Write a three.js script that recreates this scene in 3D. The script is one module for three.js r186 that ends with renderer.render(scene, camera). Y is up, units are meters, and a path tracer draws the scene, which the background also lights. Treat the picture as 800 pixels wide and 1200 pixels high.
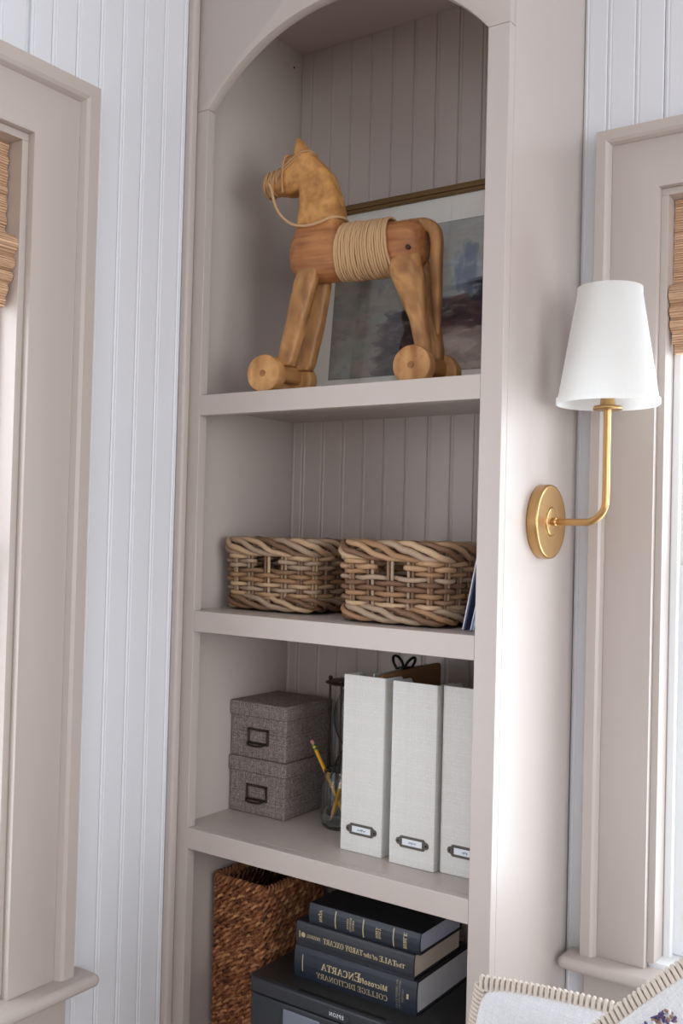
import * as THREE from 'three';
import { RoundedBoxGeometry } from 'three/addons/geometries/RoundedBoxGeometry.js';
import { mergeGeometries, mergeVertices, toCreasedNormals } from 'three/addons/utils/BufferGeometryUtils.js';
import { MarchingCubes } from 'three/addons/objects/MarchingCubes.js';
import { ImprovedNoise } from 'three/addons/math/ImprovedNoise.js';
import { RectAreaLightUniformsLib } from 'three/addons/lights/RectAreaLightUniformsLib.js';

/* ------------------------------------------------------------------ */
/* camera, daylight, exposure                                          */
/* ------------------------------------------------------------------ */
const Y0 = 1.45;                                   // heights below are given from eye level
const scene = new THREE.Scene();
const camera = new THREE.PerspectiveCamera(2 * Math.atan(600 / 1175.68) * 180 / Math.PI, 800 / 1200, 0.05, 60);
{
  const yaw = 0.6058, pitch = 0.0204, roll = 0.0257;
  const fwd = new THREE.Vector3(-Math.sin(yaw) * Math.cos(pitch), Math.sin(pitch), -Math.cos(yaw) * Math.cos(pitch));
  const right = new THREE.Vector3(Math.cos(yaw), 0, -Math.sin(yaw));
  const up = new THREE.Vector3().crossVectors(right, fwd);
  const r2 = right.clone().multiplyScalar(Math.cos(roll)).addScaledVector(up, Math.sin(roll));
  const u2 = up.clone().multiplyScalar(Math.cos(roll)).addScaledVector(right, -Math.sin(roll));
  camera.position.set(1.2792, Y0, 1.3758);
  camera.quaternion.setFromRotationMatrix(new THREE.Matrix4().makeBasis(r2, u2, fwd.clone().negate()));
}
scene.background = new THREE.Color(0.80, 0.88, 1.0);   // overcast sky outside the windows
scene.backgroundIntensity = 1.6;
const renderer = new THREE.WebGLRenderer();
renderer.toneMapping = THREE.LinearToneMapping;
renderer.toneMappingExposure = 1.0;
renderer.shadowMap.enabled = true;
RectAreaLightUniformsLib.init();
function daylight(w, h, at, towards, intensity, color) {
  const l = new THREE.RectAreaLight(new THREE.Color(...color), intensity, w, h);
  l.position.set(at[0], at[1] + Y0, at[2]);
  l.lookAt(towards[0], towards[1] + Y0, towards[2]);
  scene.add(l);
  return l;
}
const SKY = [0.90, 0.95, 1.0];
// daylight standing in the three window openings of the room
daylight(0.80, 1.28, [-0.20, -0.06, 0.785], [1, -0.06, 0.785], 3.0, SKY);      // window in the left wall
daylight(0.78, 1.28, [1.155, -0.06, -0.46], [1.155, -0.06, 1], 6.0, [0.80, 0.91, 1.0]);      // window beside the bookcase
daylight(1.90, 1.50, [3.66, 0.05, 1.45], [0, 0.05, 1.45], 5.9, SKY);            // wide window across the room
daylight(1.60, 1.50, [2.60, 0.05, 4.26], [2.60, 0.05, 0], 2.5, [0.82, 0.91, 1.0]);            // window behind the viewer

/* ------------------------------------------------------------------ */
/* helpers                                                             */
/* ------------------------------------------------------------------ */
let seed = 7;
const rnd = () => { seed = (seed * 1664525 + 1013904223) >>> 0; return seed / 4294967296; };
const rr = (a, b) => a + (b - a) * rnd();
const noise = new ImprovedNoise();
const N3 = (x, y, z) => noise.noise(x, y, z);
const lerp = (a, b, t) => a + (b - a) * t;
const clamp = (x, a, b) => Math.min(b, Math.max(a, x));
const V = (x, y, z) => new THREE.Vector3(x, y, z);
const names = new Map();
function numbered(n) { const k = names.get(n) || 0; names.set(n, k + 1); return k ? `${n}_${String(k).padStart(3, '0')}` : n; }
function mesh(name, geo, mat, parent) {
  const m = new THREE.Mesh(geo, mat); m.name = name; m.castShadow = m.receiveShadow = true;
  parent.add(m); return m;
}
/** a thing: Group at its base; base is [x, y, z] from eye level */
function thing(name, label, category, base, group) {
  const g = new THREE.Group(); g.name = numbered(name);
  g.position.set(base[0], base[1] + Y0, base[2]);
  g.userData = { label, category }; if (group) g.userData.group = group;
  scene.add(g); return g;
}
function structure(name, label, base = [0, -Y0, 0]) {
  const g = new THREE.Group(); g.name = name; g.position.set(base[0], base[1] + Y0, base[2]);
  g.userData = { kind: 'structure', label, category: name.split('_')[0] };
  scene.add(g); return g;
}
/** part from geometry given in room coordinates */
function part(g, name, geo, mat, parent) {
  geo.translate(-g.position.x, -(g.position.y - Y0), -g.position.z);
  return mesh(name, geo, mat, parent || g);
}
function bx(x0, x1, y0, y1, z0, z1, r = 0.0015) {
  const w = x1 - x0, h = y1 - y0, d = z1 - z0;
  const g = r > 0 ? new RoundedBoxGeometry(w, h, d, 2, Math.min(r, w / 2.01, h / 2.01, d / 2.01)) : new THREE.BoxGeometry(w, h, d);
  g.translate((x0 + x1) / 2, (y0 + y1) / 2, (z0 + z1) / 2);
  return g;
}
function boxUV(geo, s = 1, ox = 0, oy = 0) {       // planar uv in metres on each face
  const g = geo.index ? geo.toNonIndexed() : geo;
  const p = g.attributes.position, uv = new Float32Array(p.count * 2);
  const a = V(), b = V(), c = V(), n = V();
  for (let i = 0; i < p.count; i += 3) {
    a.fromBufferAttribute(p, i); b.fromBufferAttribute(p, i + 1); c.fromBufferAttribute(p, i + 2);
    n.subVectors(b, a).cross(V().subVectors(c, a));
    const ax = Math.abs(n.x), ay = Math.abs(n.y), az = Math.abs(n.z);
    [a, b, c].forEach((q, k) => {
      const [u, v] = ax > ay && ax > az ? [q.z, q.y] : ay > az ? [q.x, q.z] : [q.x, q.y];
      uv[(i + k) * 2] = u * s + ox; uv[(i + k) * 2 + 1] = v * s + oy;
    });
  }
  g.setAttribute('uv', new THREE.BufferAttribute(uv, 2));
  return g;
}
function merge(list) {
  const l = list.map(g => { const q = g.index ? g.toNonIndexed() : g; for (const k of Object.keys(q.attributes)) if (!['position', 'normal', 'uv', 'color'].includes(k)) q.deleteAttribute(k); return q; });
  return mergeGeometries(l, false);
}
function tube(pts, r, segs, rad = 7, closed = false) {
  const c = new THREE.CatmullRomCurve3(pts, closed, 'centripetal');
  return new THREE.TubeGeometry(c, segs, r, rad, closed);
}
/** closed loft through rings of equal point count, with end caps */
function loft(rings) {
  const n = rings[0].length, pos = [], idx = [];
  for (const r of rings) for (const p of r) pos.push(p.x, p.y, p.z);
  for (let i = 0; i < rings.length - 1; i++) for (let j = 0; j < n; j++) {
    const a = i * n + j, b = i * n + (j + 1) % n, c = a + n, d = b + n;
    idx.push(a, b, d, a, d, c);
  }
  for (const [k, flip] of [[0, true], [rings.length - 1, false]]) {
    const c = V(); rings[k].forEach(p => c.add(p)); c.multiplyScalar(1 / n);
    const ci = pos.length / 3; pos.push(c.x, c.y, c.z);
    for (let j = 0; j < n; j++) { const a = k * n + j, b = k * n + (j + 1) % n; flip ? idx.push(ci, b, a) : idx.push(ci, a, b); }
  }
  const g = new THREE.BufferGeometry();
  g.setAttribute('position', new THREE.Float32BufferAttribute(pos, 3)); g.setIndex(idx);
  g.computeVertexNormals(); return g;
}
function superRing(cx, cy, cz, ux, uz, a, b, e, n = 24) {   // ring spanned by directions ux, uz
  const o = [];
  for (let i = 0; i < n; i++) {
    const t = i / n * Math.PI * 2, c = Math.cos(t), s = Math.sin(t);
    const k1 = Math.sign(c) * Math.pow(Math.abs(c), 2 / e) * a, k2 = Math.sign(s) * Math.pow(Math.abs(s), 2 / e) * b;
    o.push(V(cx, cy, cz).addScaledVector(ux, k1).addScaledVector(uz, k2));
  }
  return o;
}
function colorize(geo, fn) {
  const p = geo.attributes.position, c = new Float32Array(p.count * 3), t = new THREE.Color();
  for (let i = 0; i < p.count; i++) { fn(p.getX(i), p.getY(i), p.getZ(i), t); c[i * 3] = t.r; c[i * 3 + 1] = t.g; c[i * 3 + 2] = t.b; }
  geo.setAttribute('color', new THREE.BufferAttribute(c, 3)); return geo;
}
const S = (r, g, b) => new THREE.Color().setRGB(r / 255, g / 255, b / 255, THREE.SRGBColorSpace);
function std(color, roughness = 0.6, extra = {}) { return new THREE.MeshStandardMaterial({ color, roughness, ...extra }); }
function phys(color, roughness = 0.6, extra = {}) { return new THREE.MeshPhysicalMaterial({ color, roughness, ...extra }); }
function dataTex(w, h, fn, srgb = true) {
  const d = new Uint8Array(w * h * 4);
  for (let y = 0; y < h; y++) for (let x = 0; x < w; x++) { const c = fn(x, y); const i = (y * w + x) * 4; d[i] = c[0]; d[i + 1] = c[1]; d[i + 2] = c[2]; d[i + 3] = 255; }
  const t = new THREE.DataTexture(d, w, h); t.wrapS = t.wrapT = THREE.RepeatWrapping; t.magFilter = THREE.LinearFilter; t.minFilter = THREE.LinearMipmapLinearFilter; t.generateMipmaps = true;
  if (srgb) t.colorSpace = THREE.SRGBColorSpace; t.needsUpdate = true; return t;
}
function canvasTex(w, h, draw) {
  const c = document.createElement('canvas'); c.width = w; c.height = h; draw(c.getContext('2d'), w, h);
  const t = new THREE.CanvasTexture(c); t.colorSpace = THREE.SRGBColorSpace; t.needsUpdate = true; return t;
}
/** woven cloth: colour map + height map, one repeat = size metres */
function weave(size, threads, col, spread, slub, px = 512) {
  const wv = Array.from({ length: threads }, () => rr(-1, 1)), wh = Array.from({ length: threads }, () => rr(-1, 1));
  const f = (x, y) => {
    const tx = x / px * threads, ty = y / px * threads, i = Math.floor(tx), j = Math.floor(ty);
    const over = (i + j) % 2 === 0, fx = tx - i - 0.5, fy = ty - j - 0.5;
    const hgt = over ? 1 - fx * fx * 3.2 - fy * fy * 0.6 : 1 - fy * fy * 3.2 - fx * fx * 0.6;
    const s1 = N3(x / px * 6, y / px * 70, wv[i] * 3), s2 = N3(x / px * 70, y / px * 6, wh[j] * 3 + 9);
    const tone = (over ? wv[i] : wh[j]) * 0.5 + s1 * slub + s2 * slub;
    return [hgt, tone];
  };
  const map = dataTex(px, px, (x, y) => { const [h, t] = f(x, y); const k = t * spread + (h - 0.7) * spread * 0.5; return col.map(c => clamp(c + k, 0, 255)); });
  const bump = dataTex(px, px, (x, y) => { const [h, t] = f(x, y); const k = clamp(h * 180 + t * 40, 0, 255); return [k, k, k]; }, false);
  map.repeat.set(1 / size, 1 / size); bump.repeat.set(1 / size, 1 / size);
  return { map, bumpMap: bump };
}

/* ------------------------------------------------------------------ */
/* materials                                                           */
/* ------------------------------------------------------------------ */
const paintBump = dataTex(256, 256, (x, y) => { const k = 128 + 60 * N3(x / 9, y / 60, 2) + 50 * N3(x / 4, y / 4, 5); return [k, k, k]; }, false);
paintBump.repeat.set(6, 6);
const GREIGE = new THREE.Color().setRGB(0.545, 0.470, 0.425);
const M = {
  white: std(new THREE.Color().setRGB(0.80, 0.80, 0.825), 0.42),
  plaster: std(new THREE.Color().setRGB(0.80, 0.80, 0.81), 0.8),
  greige: phys(GREIGE, 0.36, { bumpMap: paintBump, bumpScale: 0.0002 }),
  greigeGloss: phys(GREIGE, 0.34, { clearcoat: 1.0, clearcoatRoughness: 0.34 }),
  farWall: std(GREIGE, 0.8),
  sash: std(S(236, 236, 236), 0.4),
  glass: phys(0xffffff, 0.02, { transmission: 1, thickness: 0, ior: 1.5 }),
  floor: std(S(150, 118, 88), 0.45),
  brass: phys(S(196, 156, 104), 0.34, { metalness: 1, clearcoat: 0.2, clearcoatRoughness: 0.4 }),
  bronze: std(S(62, 56, 52), 0.42, { metalness: 0.8 }),
  brown: std(S(72, 58, 48), 0.45, { metalness: 0.6 }),
  dark: std(S(30, 28, 27), 0.4, { metalness: 0.6 }),
};

/* ------------------------------------------------------------------ */
/* the room                                                            */
/* ------------------------------------------------------------------ */
const XL = -0.0412, ZB = -0.300, XR = 3.55, ZF = 4.15, CEIL = 1.30, FLOOR = -Y0;
{
  const f = structure('floor', 'brown wooden floor of the room');
  part(f, 'floor_slab', bx(XL - 0.3, XR + 0.3, FLOOR - 0.1, FLOOR, ZB - 0.3, ZF + 0.3, 0), M.floor);
  const c = structure('ceiling', 'flat white ceiling of the room');
  part(c, 'ceiling_slab', bx(XL - 0.3, XR + 0.3, CEIL, CEIL + 0.1, ZB - 0.3, ZF + 0.3, 0), M.plaster);
}
/** wall slab split round openings. axis 'x': the wall runs along x. */
function slabs(g, axis, d0, d1, s0, s1, holes, mat) {
  const put = (a, b, y0, y1) => { if (b - a > 1e-4 && y1 - y0 > 1e-4) part(g, 'plaster', axis === 'x' ? bx(a, b, y0, y1, d0, d1, 0) : bx(d0, d1, y0, y1, a, b, 0), mat); };
  let s = s0;
  for (const [a, b, y0, y1] of holes) { put(s, a, FLOOR, CEIL); put(a, b, FLOOR, y0); put(a, b, y1, CEIL); s = b; }
  put(s, s1, FLOOR, CEIL);
}
const beadGeo = new Map();
function beadBoard(pitch, len) {                     // one beaded board, face at d = 0, running up from 0
  const key = pitch.toFixed(4) + len.toFixed(4);
  if (beadGeo.has(key)) return beadGeo.get(key);
  const p = pitch, s = new THREE.Shape();
  [[0.0004, -0.008], [p - 0.0004, -0.008], [p - 0.0004, -0.0013], [p - 0.0014, -0.0013], [p - 0.0028, -0.0004], [p - 0.0046, 0], [p - 0.0064, -0.0004], [p - 0.0078, -0.0013], [p - 0.0090, 0], [0.0020, 0], [0.0004, -0.0013]]
    .forEach(([a, b], i) => i ? s.lineTo(a, b) : s.moveTo(a, b));
  const g = new THREE.ExtrudeGeometry(s, { depth: len, bevelEnabled: false });   // (s, d, up)
  beadGeo.set(key, g); return g;
}
/** boards along x facing +z, or along z facing +x */
function beads(parent, g, axis, face, first, pitch, s0, s1, y0, y1, holes, mat) {
  const put = (a, w, ya, yb) => {
    const m = mesh('bead_board', beadBoard(w, yb - ya), mat, parent);
    // local x -> along the wall, local y -> out of the wall, local z -> up
    const X = axis === 'x' ? V(-1, 0, 0) : V(0, 0, 1), D = axis === 'x' ? V(0, 0, 1) : V(1, 0, 0);
    m.quaternion.setFromRotationMatrix(new THREE.Matrix4().makeBasis(X, D, V(0, 1, 0)));
    if (axis === 'x') m.position.set(a + w - g.position.x, ya - (g.position.y - Y0), face - g.position.z);
    else m.position.set(face - g.position.x, ya - (g.position.y - Y0), a - g.position.z);
  };
  const end = k => first + (axis === 'x' ? -0.0046 : 0.0046) + k * pitch;        // right edge of board k
  let k = Math.ceil((s0 - end(0)) / pitch + 0.001);
  let a = s0;
  while (a < s1 - 0.004) {
    const b = Math.min(end(k++), s1); if (b - a < 0.012) { a = Math.max(a, b); continue; }
    const h = holes.find(o => b > o[0] + 0.002 && a < o[1] - 0.002);
    if (h) {
      if (a < h[0] - 0.002) put(a, h[0] - a, y0, y1);
      const m0 = Math.max(a, h[0]), m1 = Math.min(b, h[1]);
      if (m1 - m0 > 0.011) { put(m0, m1 - m0, y0, h[2]); put(m0, m1 - m0, h[3], y1); }
      if (b > h[1] + 0.012) put(h[1], b - h[1], y0, y1);
    } else put(a, b - a, y0, y1);
    a = b;
  }
}
const WL = [0.370, 1.20, -0.7387, 0.6175];            // left window opening: z0 z1 y0 y1
const WB = [0.757, 1.55, -0.703, 0.590];              // back window opening: x0 x1 y0 y1
{
  const g = structure('wall_left', 'white beadboard wall with a cased window', [XL, -Y0, 0.2]);
  slabs(g, 'z', XL - 0.16, XL - 0.008, -0.45, 1.6, [WL], M.plaster);
  slabs(g, 'z', XL - 0.16, XL, 1.6, ZF, [], M.plaster);
  beads(g, g, 'z', XL, 0.0720, 0.0502, 0.001, 1.6, FLOOR, CEIL, [WL], M.white);
  const b = structure('wall_back', 'white beadboard wall beside the bookcase with a cased window', [0.7, -Y0, ZB]);
  slabs(b, 'x', ZB - 0.16, ZB - 0.008, 0.6155, 2.2, [WB], M.plaster);
  slabs(b, 'x', ZB - 0.16, ZB, 2.2, XR, [], M.plaster);
  part(b, 'plaster', bx(XL - 0.16, 0.6155, FLOOR, CEIL, -0.46, -0.336, 0), M.plaster);
  beads(b, b, 'x', ZB, 0.6615, 0.0497, 0.6155, 2.2, FLOOR, CEIL, [WB], M.white);
  const r = structure('wall_right', 'plain greige wall across the room with a wide window', [XR, -Y0, 1]);
  slabs(r, 'z', XR, XR + 0.15, ZB - 0.16, ZF + 0.15, [[0.50, 2.4, -0.7, 0.8]], M.farWall);
  const f = structure('wall_front', 'plain greige wall behind the viewer with a window', [1.6, -Y0, ZF]);
  slabs(f, 'x', ZF, ZF + 0.15, XL - 0.16, XR, [[1.8, 3.4, -0.7, 0.8]], M.farWall);
}
/* ---- windows: casing, stool, apron, jambs, sash, pane ---- */
/** maps (along, height, out) to the room for a wall facing +x ('z') or +z ('x') */
function wbox(axis, face, a0, a1, y0, y1, d0, d1, r) {
  return axis === 'x' ? bx(a0, a1, y0, y1, face + d0, face + d1, r) : bx(face + d0, face + d1, y0, y1, a0, a1, r);
}
function makeWindow(name, label, axis, face, o) {
  const [a0, a1, y0, y1] = o.open;
  const base = axis === 'x' ? [a0, y0, face] : [face, y0, a0];
  const g = structure(name, label, base); g.userData.category = 'window';
  const P = (n, mat, par, ...q) => part(g, n, wbox(axis, face, ...q), mat, par);
  const cw = o.casing, bw = o.band, top = o.top;
  // flat casing in one run round the opening
  {
    const q = cw - bw, cs = new THREE.Shape(); [[a0 - q, y0], [a0, y0], [a0, y1], [a1, y1], [a1, y0], [a1 + q, y0], [a1 + q, y1 + top - bw], [a0 - q, y1 + top - bw]].forEach(([u, v], k) => k ? cs.lineTo(u, v) : cs.moveTo(u, v)); cs.closePath();
    const e = new THREE.ExtrudeGeometry(cs, { depth: 0.0165, bevelEnabled: true, bevelSize: 0.0015, bevelThickness: 0.0015, bevelOffset: -0.0015, bevelSegments: 2 });
    const p = e.attributes.position; for (let k = 0; k < p.count; k++) { const u = p.getX(k), v = p.getY(k), d = p.getZ(k); axis === 'x' ? p.setXYZ(k, u, v, face + d) : p.setXYZ(k, face + d, v, u); }
    e.computeVertexNormals(); part(g, 'casing', toCreasedNormals(e, 0.4), M.greige);
  }
  // raised back band with a sloping inner lip
  const band = (pts) => {
    const s = new THREE.Shape(); [[0, 0], [0, 0.031], [bw * 0.68, 0.031], [bw * 0.86, 0.027], [bw, 0.018], [bw, 0]].forEach(([u, v], i) => i ? s.lineTo(u, v) : s.moveTo(u, v));
    return s;
  };
  const bandGeo = (len, toPos) => { const e = new THREE.ExtrudeGeometry(band(), { depth: len, bevelEnabled: false }); const p = e.attributes.position; for (let i = 0; i < p.count; i++) { const q = toPos(p.getX(i), p.getY(i), p.getZ(i)); p.setXYZ(i, q[0], q[1], q[2]); } e.computeVertexNormals(); return toCreasedNormals(e, 0.3); };
  const R = (a, y, d) => axis === 'x' ? [a, y, face + d] : [face + d, y, a];
  const H = y1 + top - y0, A0 = a0 - cw, A1 = a1 + cw;
  // side bands and head band are mitred: the length follows the inset u
  part(g, 'back_band', bandGeo(1, (u, d, t) => R(A0 + u, y0 + t * (H - u), d)), M.greige);
  part(g, 'back_band', bandGeo(1, (u, d, t) => R(A1 - u, y0 + t * (H - u), d)), M.greige);
  part(g, 'back_band', bandGeo(1, (u, d, t) => R(A0 + u + t * (A1 - A0 - 2 * u), y0 + H - u, d)), M.greige);
  // stool with a rounded nose, apron under it
  P('stool', M.greige, null, A0 - o.horn, A1 + o.horn, y0 - 0.021, y0, -0.005, o.nose, 0.0100);
  P('apron', M.greige, null, A0, A1, y0 - 0.11, y0 - 0.021, 0, 0.014, 0.002);
  // jamb linings
  P('jamb', M.greige, null, a0, a0 + 0.012, y0 + 0.006, y1 - 0.012, -0.13, 0.004, 0.001);
  P('jamb', M.greige, null, a1 - 0.012, a1, y0 + 0.006, y1 - 0.012, -0.13, 0.004, 0.001);
  P('jamb', M.greige, null, a0, a1, y1 - 0.012, y1, -0.13, 0.004, 0.001);
  P('jamb', M.sash, null, a0, a1, y0 - 0.02, y0 + 0.006, -0.13, -0.004, 0.001);
  // stop bead and two sashes
  P('stop_bead', M.sash, null, a0 + 0.012, a0 + 0.026, y0, y1 - 0.012, -0.055, -0.040, 0.003);
  P('stop_bead', M.sash, null, a1 - 0.026, a1 - 0.012, y0, y1 - 0.012, -0.055, -0.040, 0.003);
  const mid = (y0 + y1) / 2;
  for (const [s0, s1, dd] of [[y0 + 0.006, mid + 0.015, -0.085], [mid - 0.015, y1 - 0.012, -0.118]]) {
    const sw = 0.042, q0 = a0 + 0.012, q1 = a1 - 0.012;
    const sash = P('sash', M.sash, null, q0, q0 + sw, s0, s1, dd, dd + 0.03, 0.003);
    P('rail', M.sash, sash, q1 - sw, q1, s0, s1, dd, dd + 0.03, 0.003);
    P('rail', M.sash, sash, q0 + sw, q1 - sw, s0, s0 + sw, dd, dd + 0.03, 0.003);
    P('rail', M.sash, sash, q0 + sw, q1 - sw, s1 - sw * 0.8, s1, dd, dd + 0.03, 0.003);
    P('pane', M.glass, sash, q0 + sw, q1 - sw, s0 + sw, s1 - sw * 0.8, dd + 0.013, dd + 0.016, 0);
  }
  return g;
}
makeWindow('window_1', 'greige cased window in the left beadboard wall', 'z', XL, { open: WL, casing: 0.120, band: 0.030, top: 0.112, horn: 0.036, nose: 0.058 });
makeWindow('window_2', 'greige cased window next to the brass wall lamp', 'x', ZB, { open: WB, casing: 0.105, band: 0.024, top: 0.108, horn: 0.030, nose: 0.060 });
{
  const tr = structure('trim_1', 'narrow greige scribe strip in the corner beside the bookcase', [XL, FLOOR, 0]);
  part(tr, 'strip', bx(XL, -0.0235, FLOOR, CEIL, 0.0005, 0.019, 0.006), M.greige);
}

/* ------------------------------------------------------------------ */
/* built-in bookcase                                                   */
/* ------------------------------------------------------------------ */
const W = 0.578, CX = 0.615, PL = -0.027, PR = 0.597, BK = -0.317;
const H1 = 0.2482, H2 = -0.1517, H3 = -0.5506, H4 = -0.955;
{
  const g = thing('built_in_bookcase', 'greige built-in bookcase with arched top niche and beadboard back', 'bookcase', [0.289, FLOOR, -0.16]);
  part(g, 'side_panel', bx(XL + 0.0006, PL, FLOOR, 1.04, BK - 0.018, -0.019, 0), M.greige);
  part(g, 'side_panel', bx(PR, CX, FLOOR, CEIL - 0.001, -0.2995, -0.0195, 0), M.greigeGloss);
  const back = part(g, 'back_panel', bx(XL + 0.0006, 0.6148, FLOOR, CEIL - 0.001, -0.335, BK - 0.008, 0), M.greige);
  beads(back, g, 'x', BK, 0.0053, 0.0507, PL, PR, H4, 1.022, [], M.greige);
  part(g, 'stile', bx(-0.0287, 0, FLOOR, 0.7835, -0.02, 0, 0.0012), M.greige);
  part(g, 'stile', bx(W, CX, FLOOR, 0.7835, -0.0195, 0, 0.0012), M.greigeGloss);
  // arched header
  const R = 0.375, cx = 0.289, cy = 0.545, s = new THREE.Shape();
  s.moveTo(-0.0287, 0.784); s.lineTo(0, 0.784);
  const t0 = Math.atan2(0.784 - cy, 0 - cx), t1 = Math.atan2(0.784 - cy, W - cx);
  for (let i = 0; i <= 40; i++) { const t = lerp(t0, t1, i / 40); s.lineTo(cx + R * Math.cos(t), cy + R * Math.sin(t)); }
  s.lineTo(CX, 0.784); s.lineTo(CX, CEIL - 0.001); s.lineTo(-0.0287, CEIL - 0.001); s.closePath();
  const ag = new THREE.ExtrudeGeometry(s, { depth: 0.018, bevelEnabled: true, bevelSize: 0.001, bevelThickness: 0.001, bevelOffset: -0.001, bevelSegments: 2 });
  ag.translate(0, 0, -0.019);
  part(g, 'arched_header', toCreasedNormals(ag, 0.5), M.greige);
  part(g, 'niche_ceiling', bx(PL, PR, 1.022, 1.04, BK, -0.02, 0), M.greige);
  for (const h of [H1, H2, H3, H4]) {
    const sh = part(g, 'shelf', bx(PL, PR, h - 0.018, h, BK, -0.0195, 0), M.greige);
    part(g, 'nosing', bx(0.0002, W - 0.0002, h - 0.038, h, -0.0195, 0, 0.0014), M.greige, sh);
  }
  part(g, 'plinth', bx(PL, PR, FLOOR, H4 - 0.038, -0.05, -0.03, 0), M.greige);
  const hole = new THREE.CylinderGeometry(0.0022, 0.0022, 0.0012, 10); hole.rotateZ(Math.PI / 2); hole.translate(PL + 0.0004, 0.985, -0.29);
  part(g, 'shelf_pin_hole', hole, M.dark);
}

/* ------------------------------------------------------------------ */
/* wall lamp                                                           */
/* ------------------------------------------------------------------ */
{
  const yc = 0.026, zc = -0.156;
  const g = thing('wall_lamp', 'brass swing-up wall lamp with white tapered fabric shade', 'lamp', [CX, yc, zc]);
  const prof = (pts) => new THREE.LatheGeometry(pts.map(([r, h]) => new THREE.Vector2(r, h)), 56);
  const plate = prof([[0, 0.0002], [0.0600, 0.0002], [0.0605, 0.002], [0.0605, 0.014], [0.0598, 0.0172], [0.0575, 0.0186], [0.0545, 0.0182], [0.035, 0.0176], [0.0245, 0.0178], [0.0242, 0.0165], [0.0236, 0.0165], [0.0232, 0.0192], [0.021, 0.0205], [0, 0.0208]]);
  plate.rotateZ(-Math.PI / 2); plate.translate(CX, yc, zc); part(g, 'wall_plate', plate, M.brass);
  const hub = prof([[0, 0.018], [0.0072, 0.018], [0.0075, 0.024], [0.0066, 0.0275], [0, 0.0278]]);
  hub.rotateZ(-Math.PI / 2); hub.translate(CX, yc, zc); part(g, 'hub', hub, M.brass);
  const ax = 0.7225, pts = [V(CX + 0.024, yc, zc), V(0.655, yc, zc), V(0.686, yc, zc)];
  for (let i = 1; i <= 8; i++) { const t = i / 8 * Math.PI / 2; pts.push(V(ax - 0.034 + 0.034 * Math.sin(t), yc + 0.034 - 0.034 * Math.cos(t), zc)); }
  pts.push(V(ax, 0.12, zc), V(ax, 0.206, zc));
  part(g, 'arm', tube(pts, 0.0058, 90, 16), M.brass);
  const cup = prof([[0, 0.2035], [0.022, 0.2035], [0.0228, 0.206], [0.0215, 0.2095], [0.012, 0.2105], [0.0105, 0.232], [0, 0.232]]);
  cup.translate(ax, 0, zc); part(g, 'lamp_cup', cup, M.brass);
  const fab = weave(0.05, 64, [252, 251, 249], 4, 0.3, 256);
  const shadeMat = phys(0xffffff, 0.95, { map: fab.map, bumpMap: fab.bumpMap, bumpScale: 0.0002, transmission: 0.6, thickness: 0 });
  const yb = 0.2115, yt = 0.3965, rb = 0.0790, rt = 0.0487;
  const sg = prof([[rb, yb], [rb + 0.0010, yb + 0.001], [rb + 0.0010, yb + 0.010], [rb - 0.0016, yb + 0.0105], [rt + 0.0016, yt - 0.0085], [rt + 0.0022, yt - 0.008], [rt + 0.0016, yt], [rt - 0.0002, yt], [rt, yt - 0.009], [rb - 0.002, yb + 0.009], [rb - 0.0004, yb]]);
  { const uv = sg.attributes.uv; for (let i = 0; i < uv.count; i++) uv.setXY(i, uv.getX(i) * 0.42, sg.attributes.position.getY(i)); }
  sg.translate(ax, 0, zc); part(g, 'lamp_shade', sg, shadeMat);
  const bulb = prof([[0, 0.232], [0.012, 0.232], [0.013, 0.25], [0.026, 0.285], [0.028, 0.30], [0.022, 0.322], [0, 0.33]]); bulb.translate(ax, 0, zc);
  part(g, 'bulb', bulb, std(S(240, 240, 236), 0.3));
}

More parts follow.
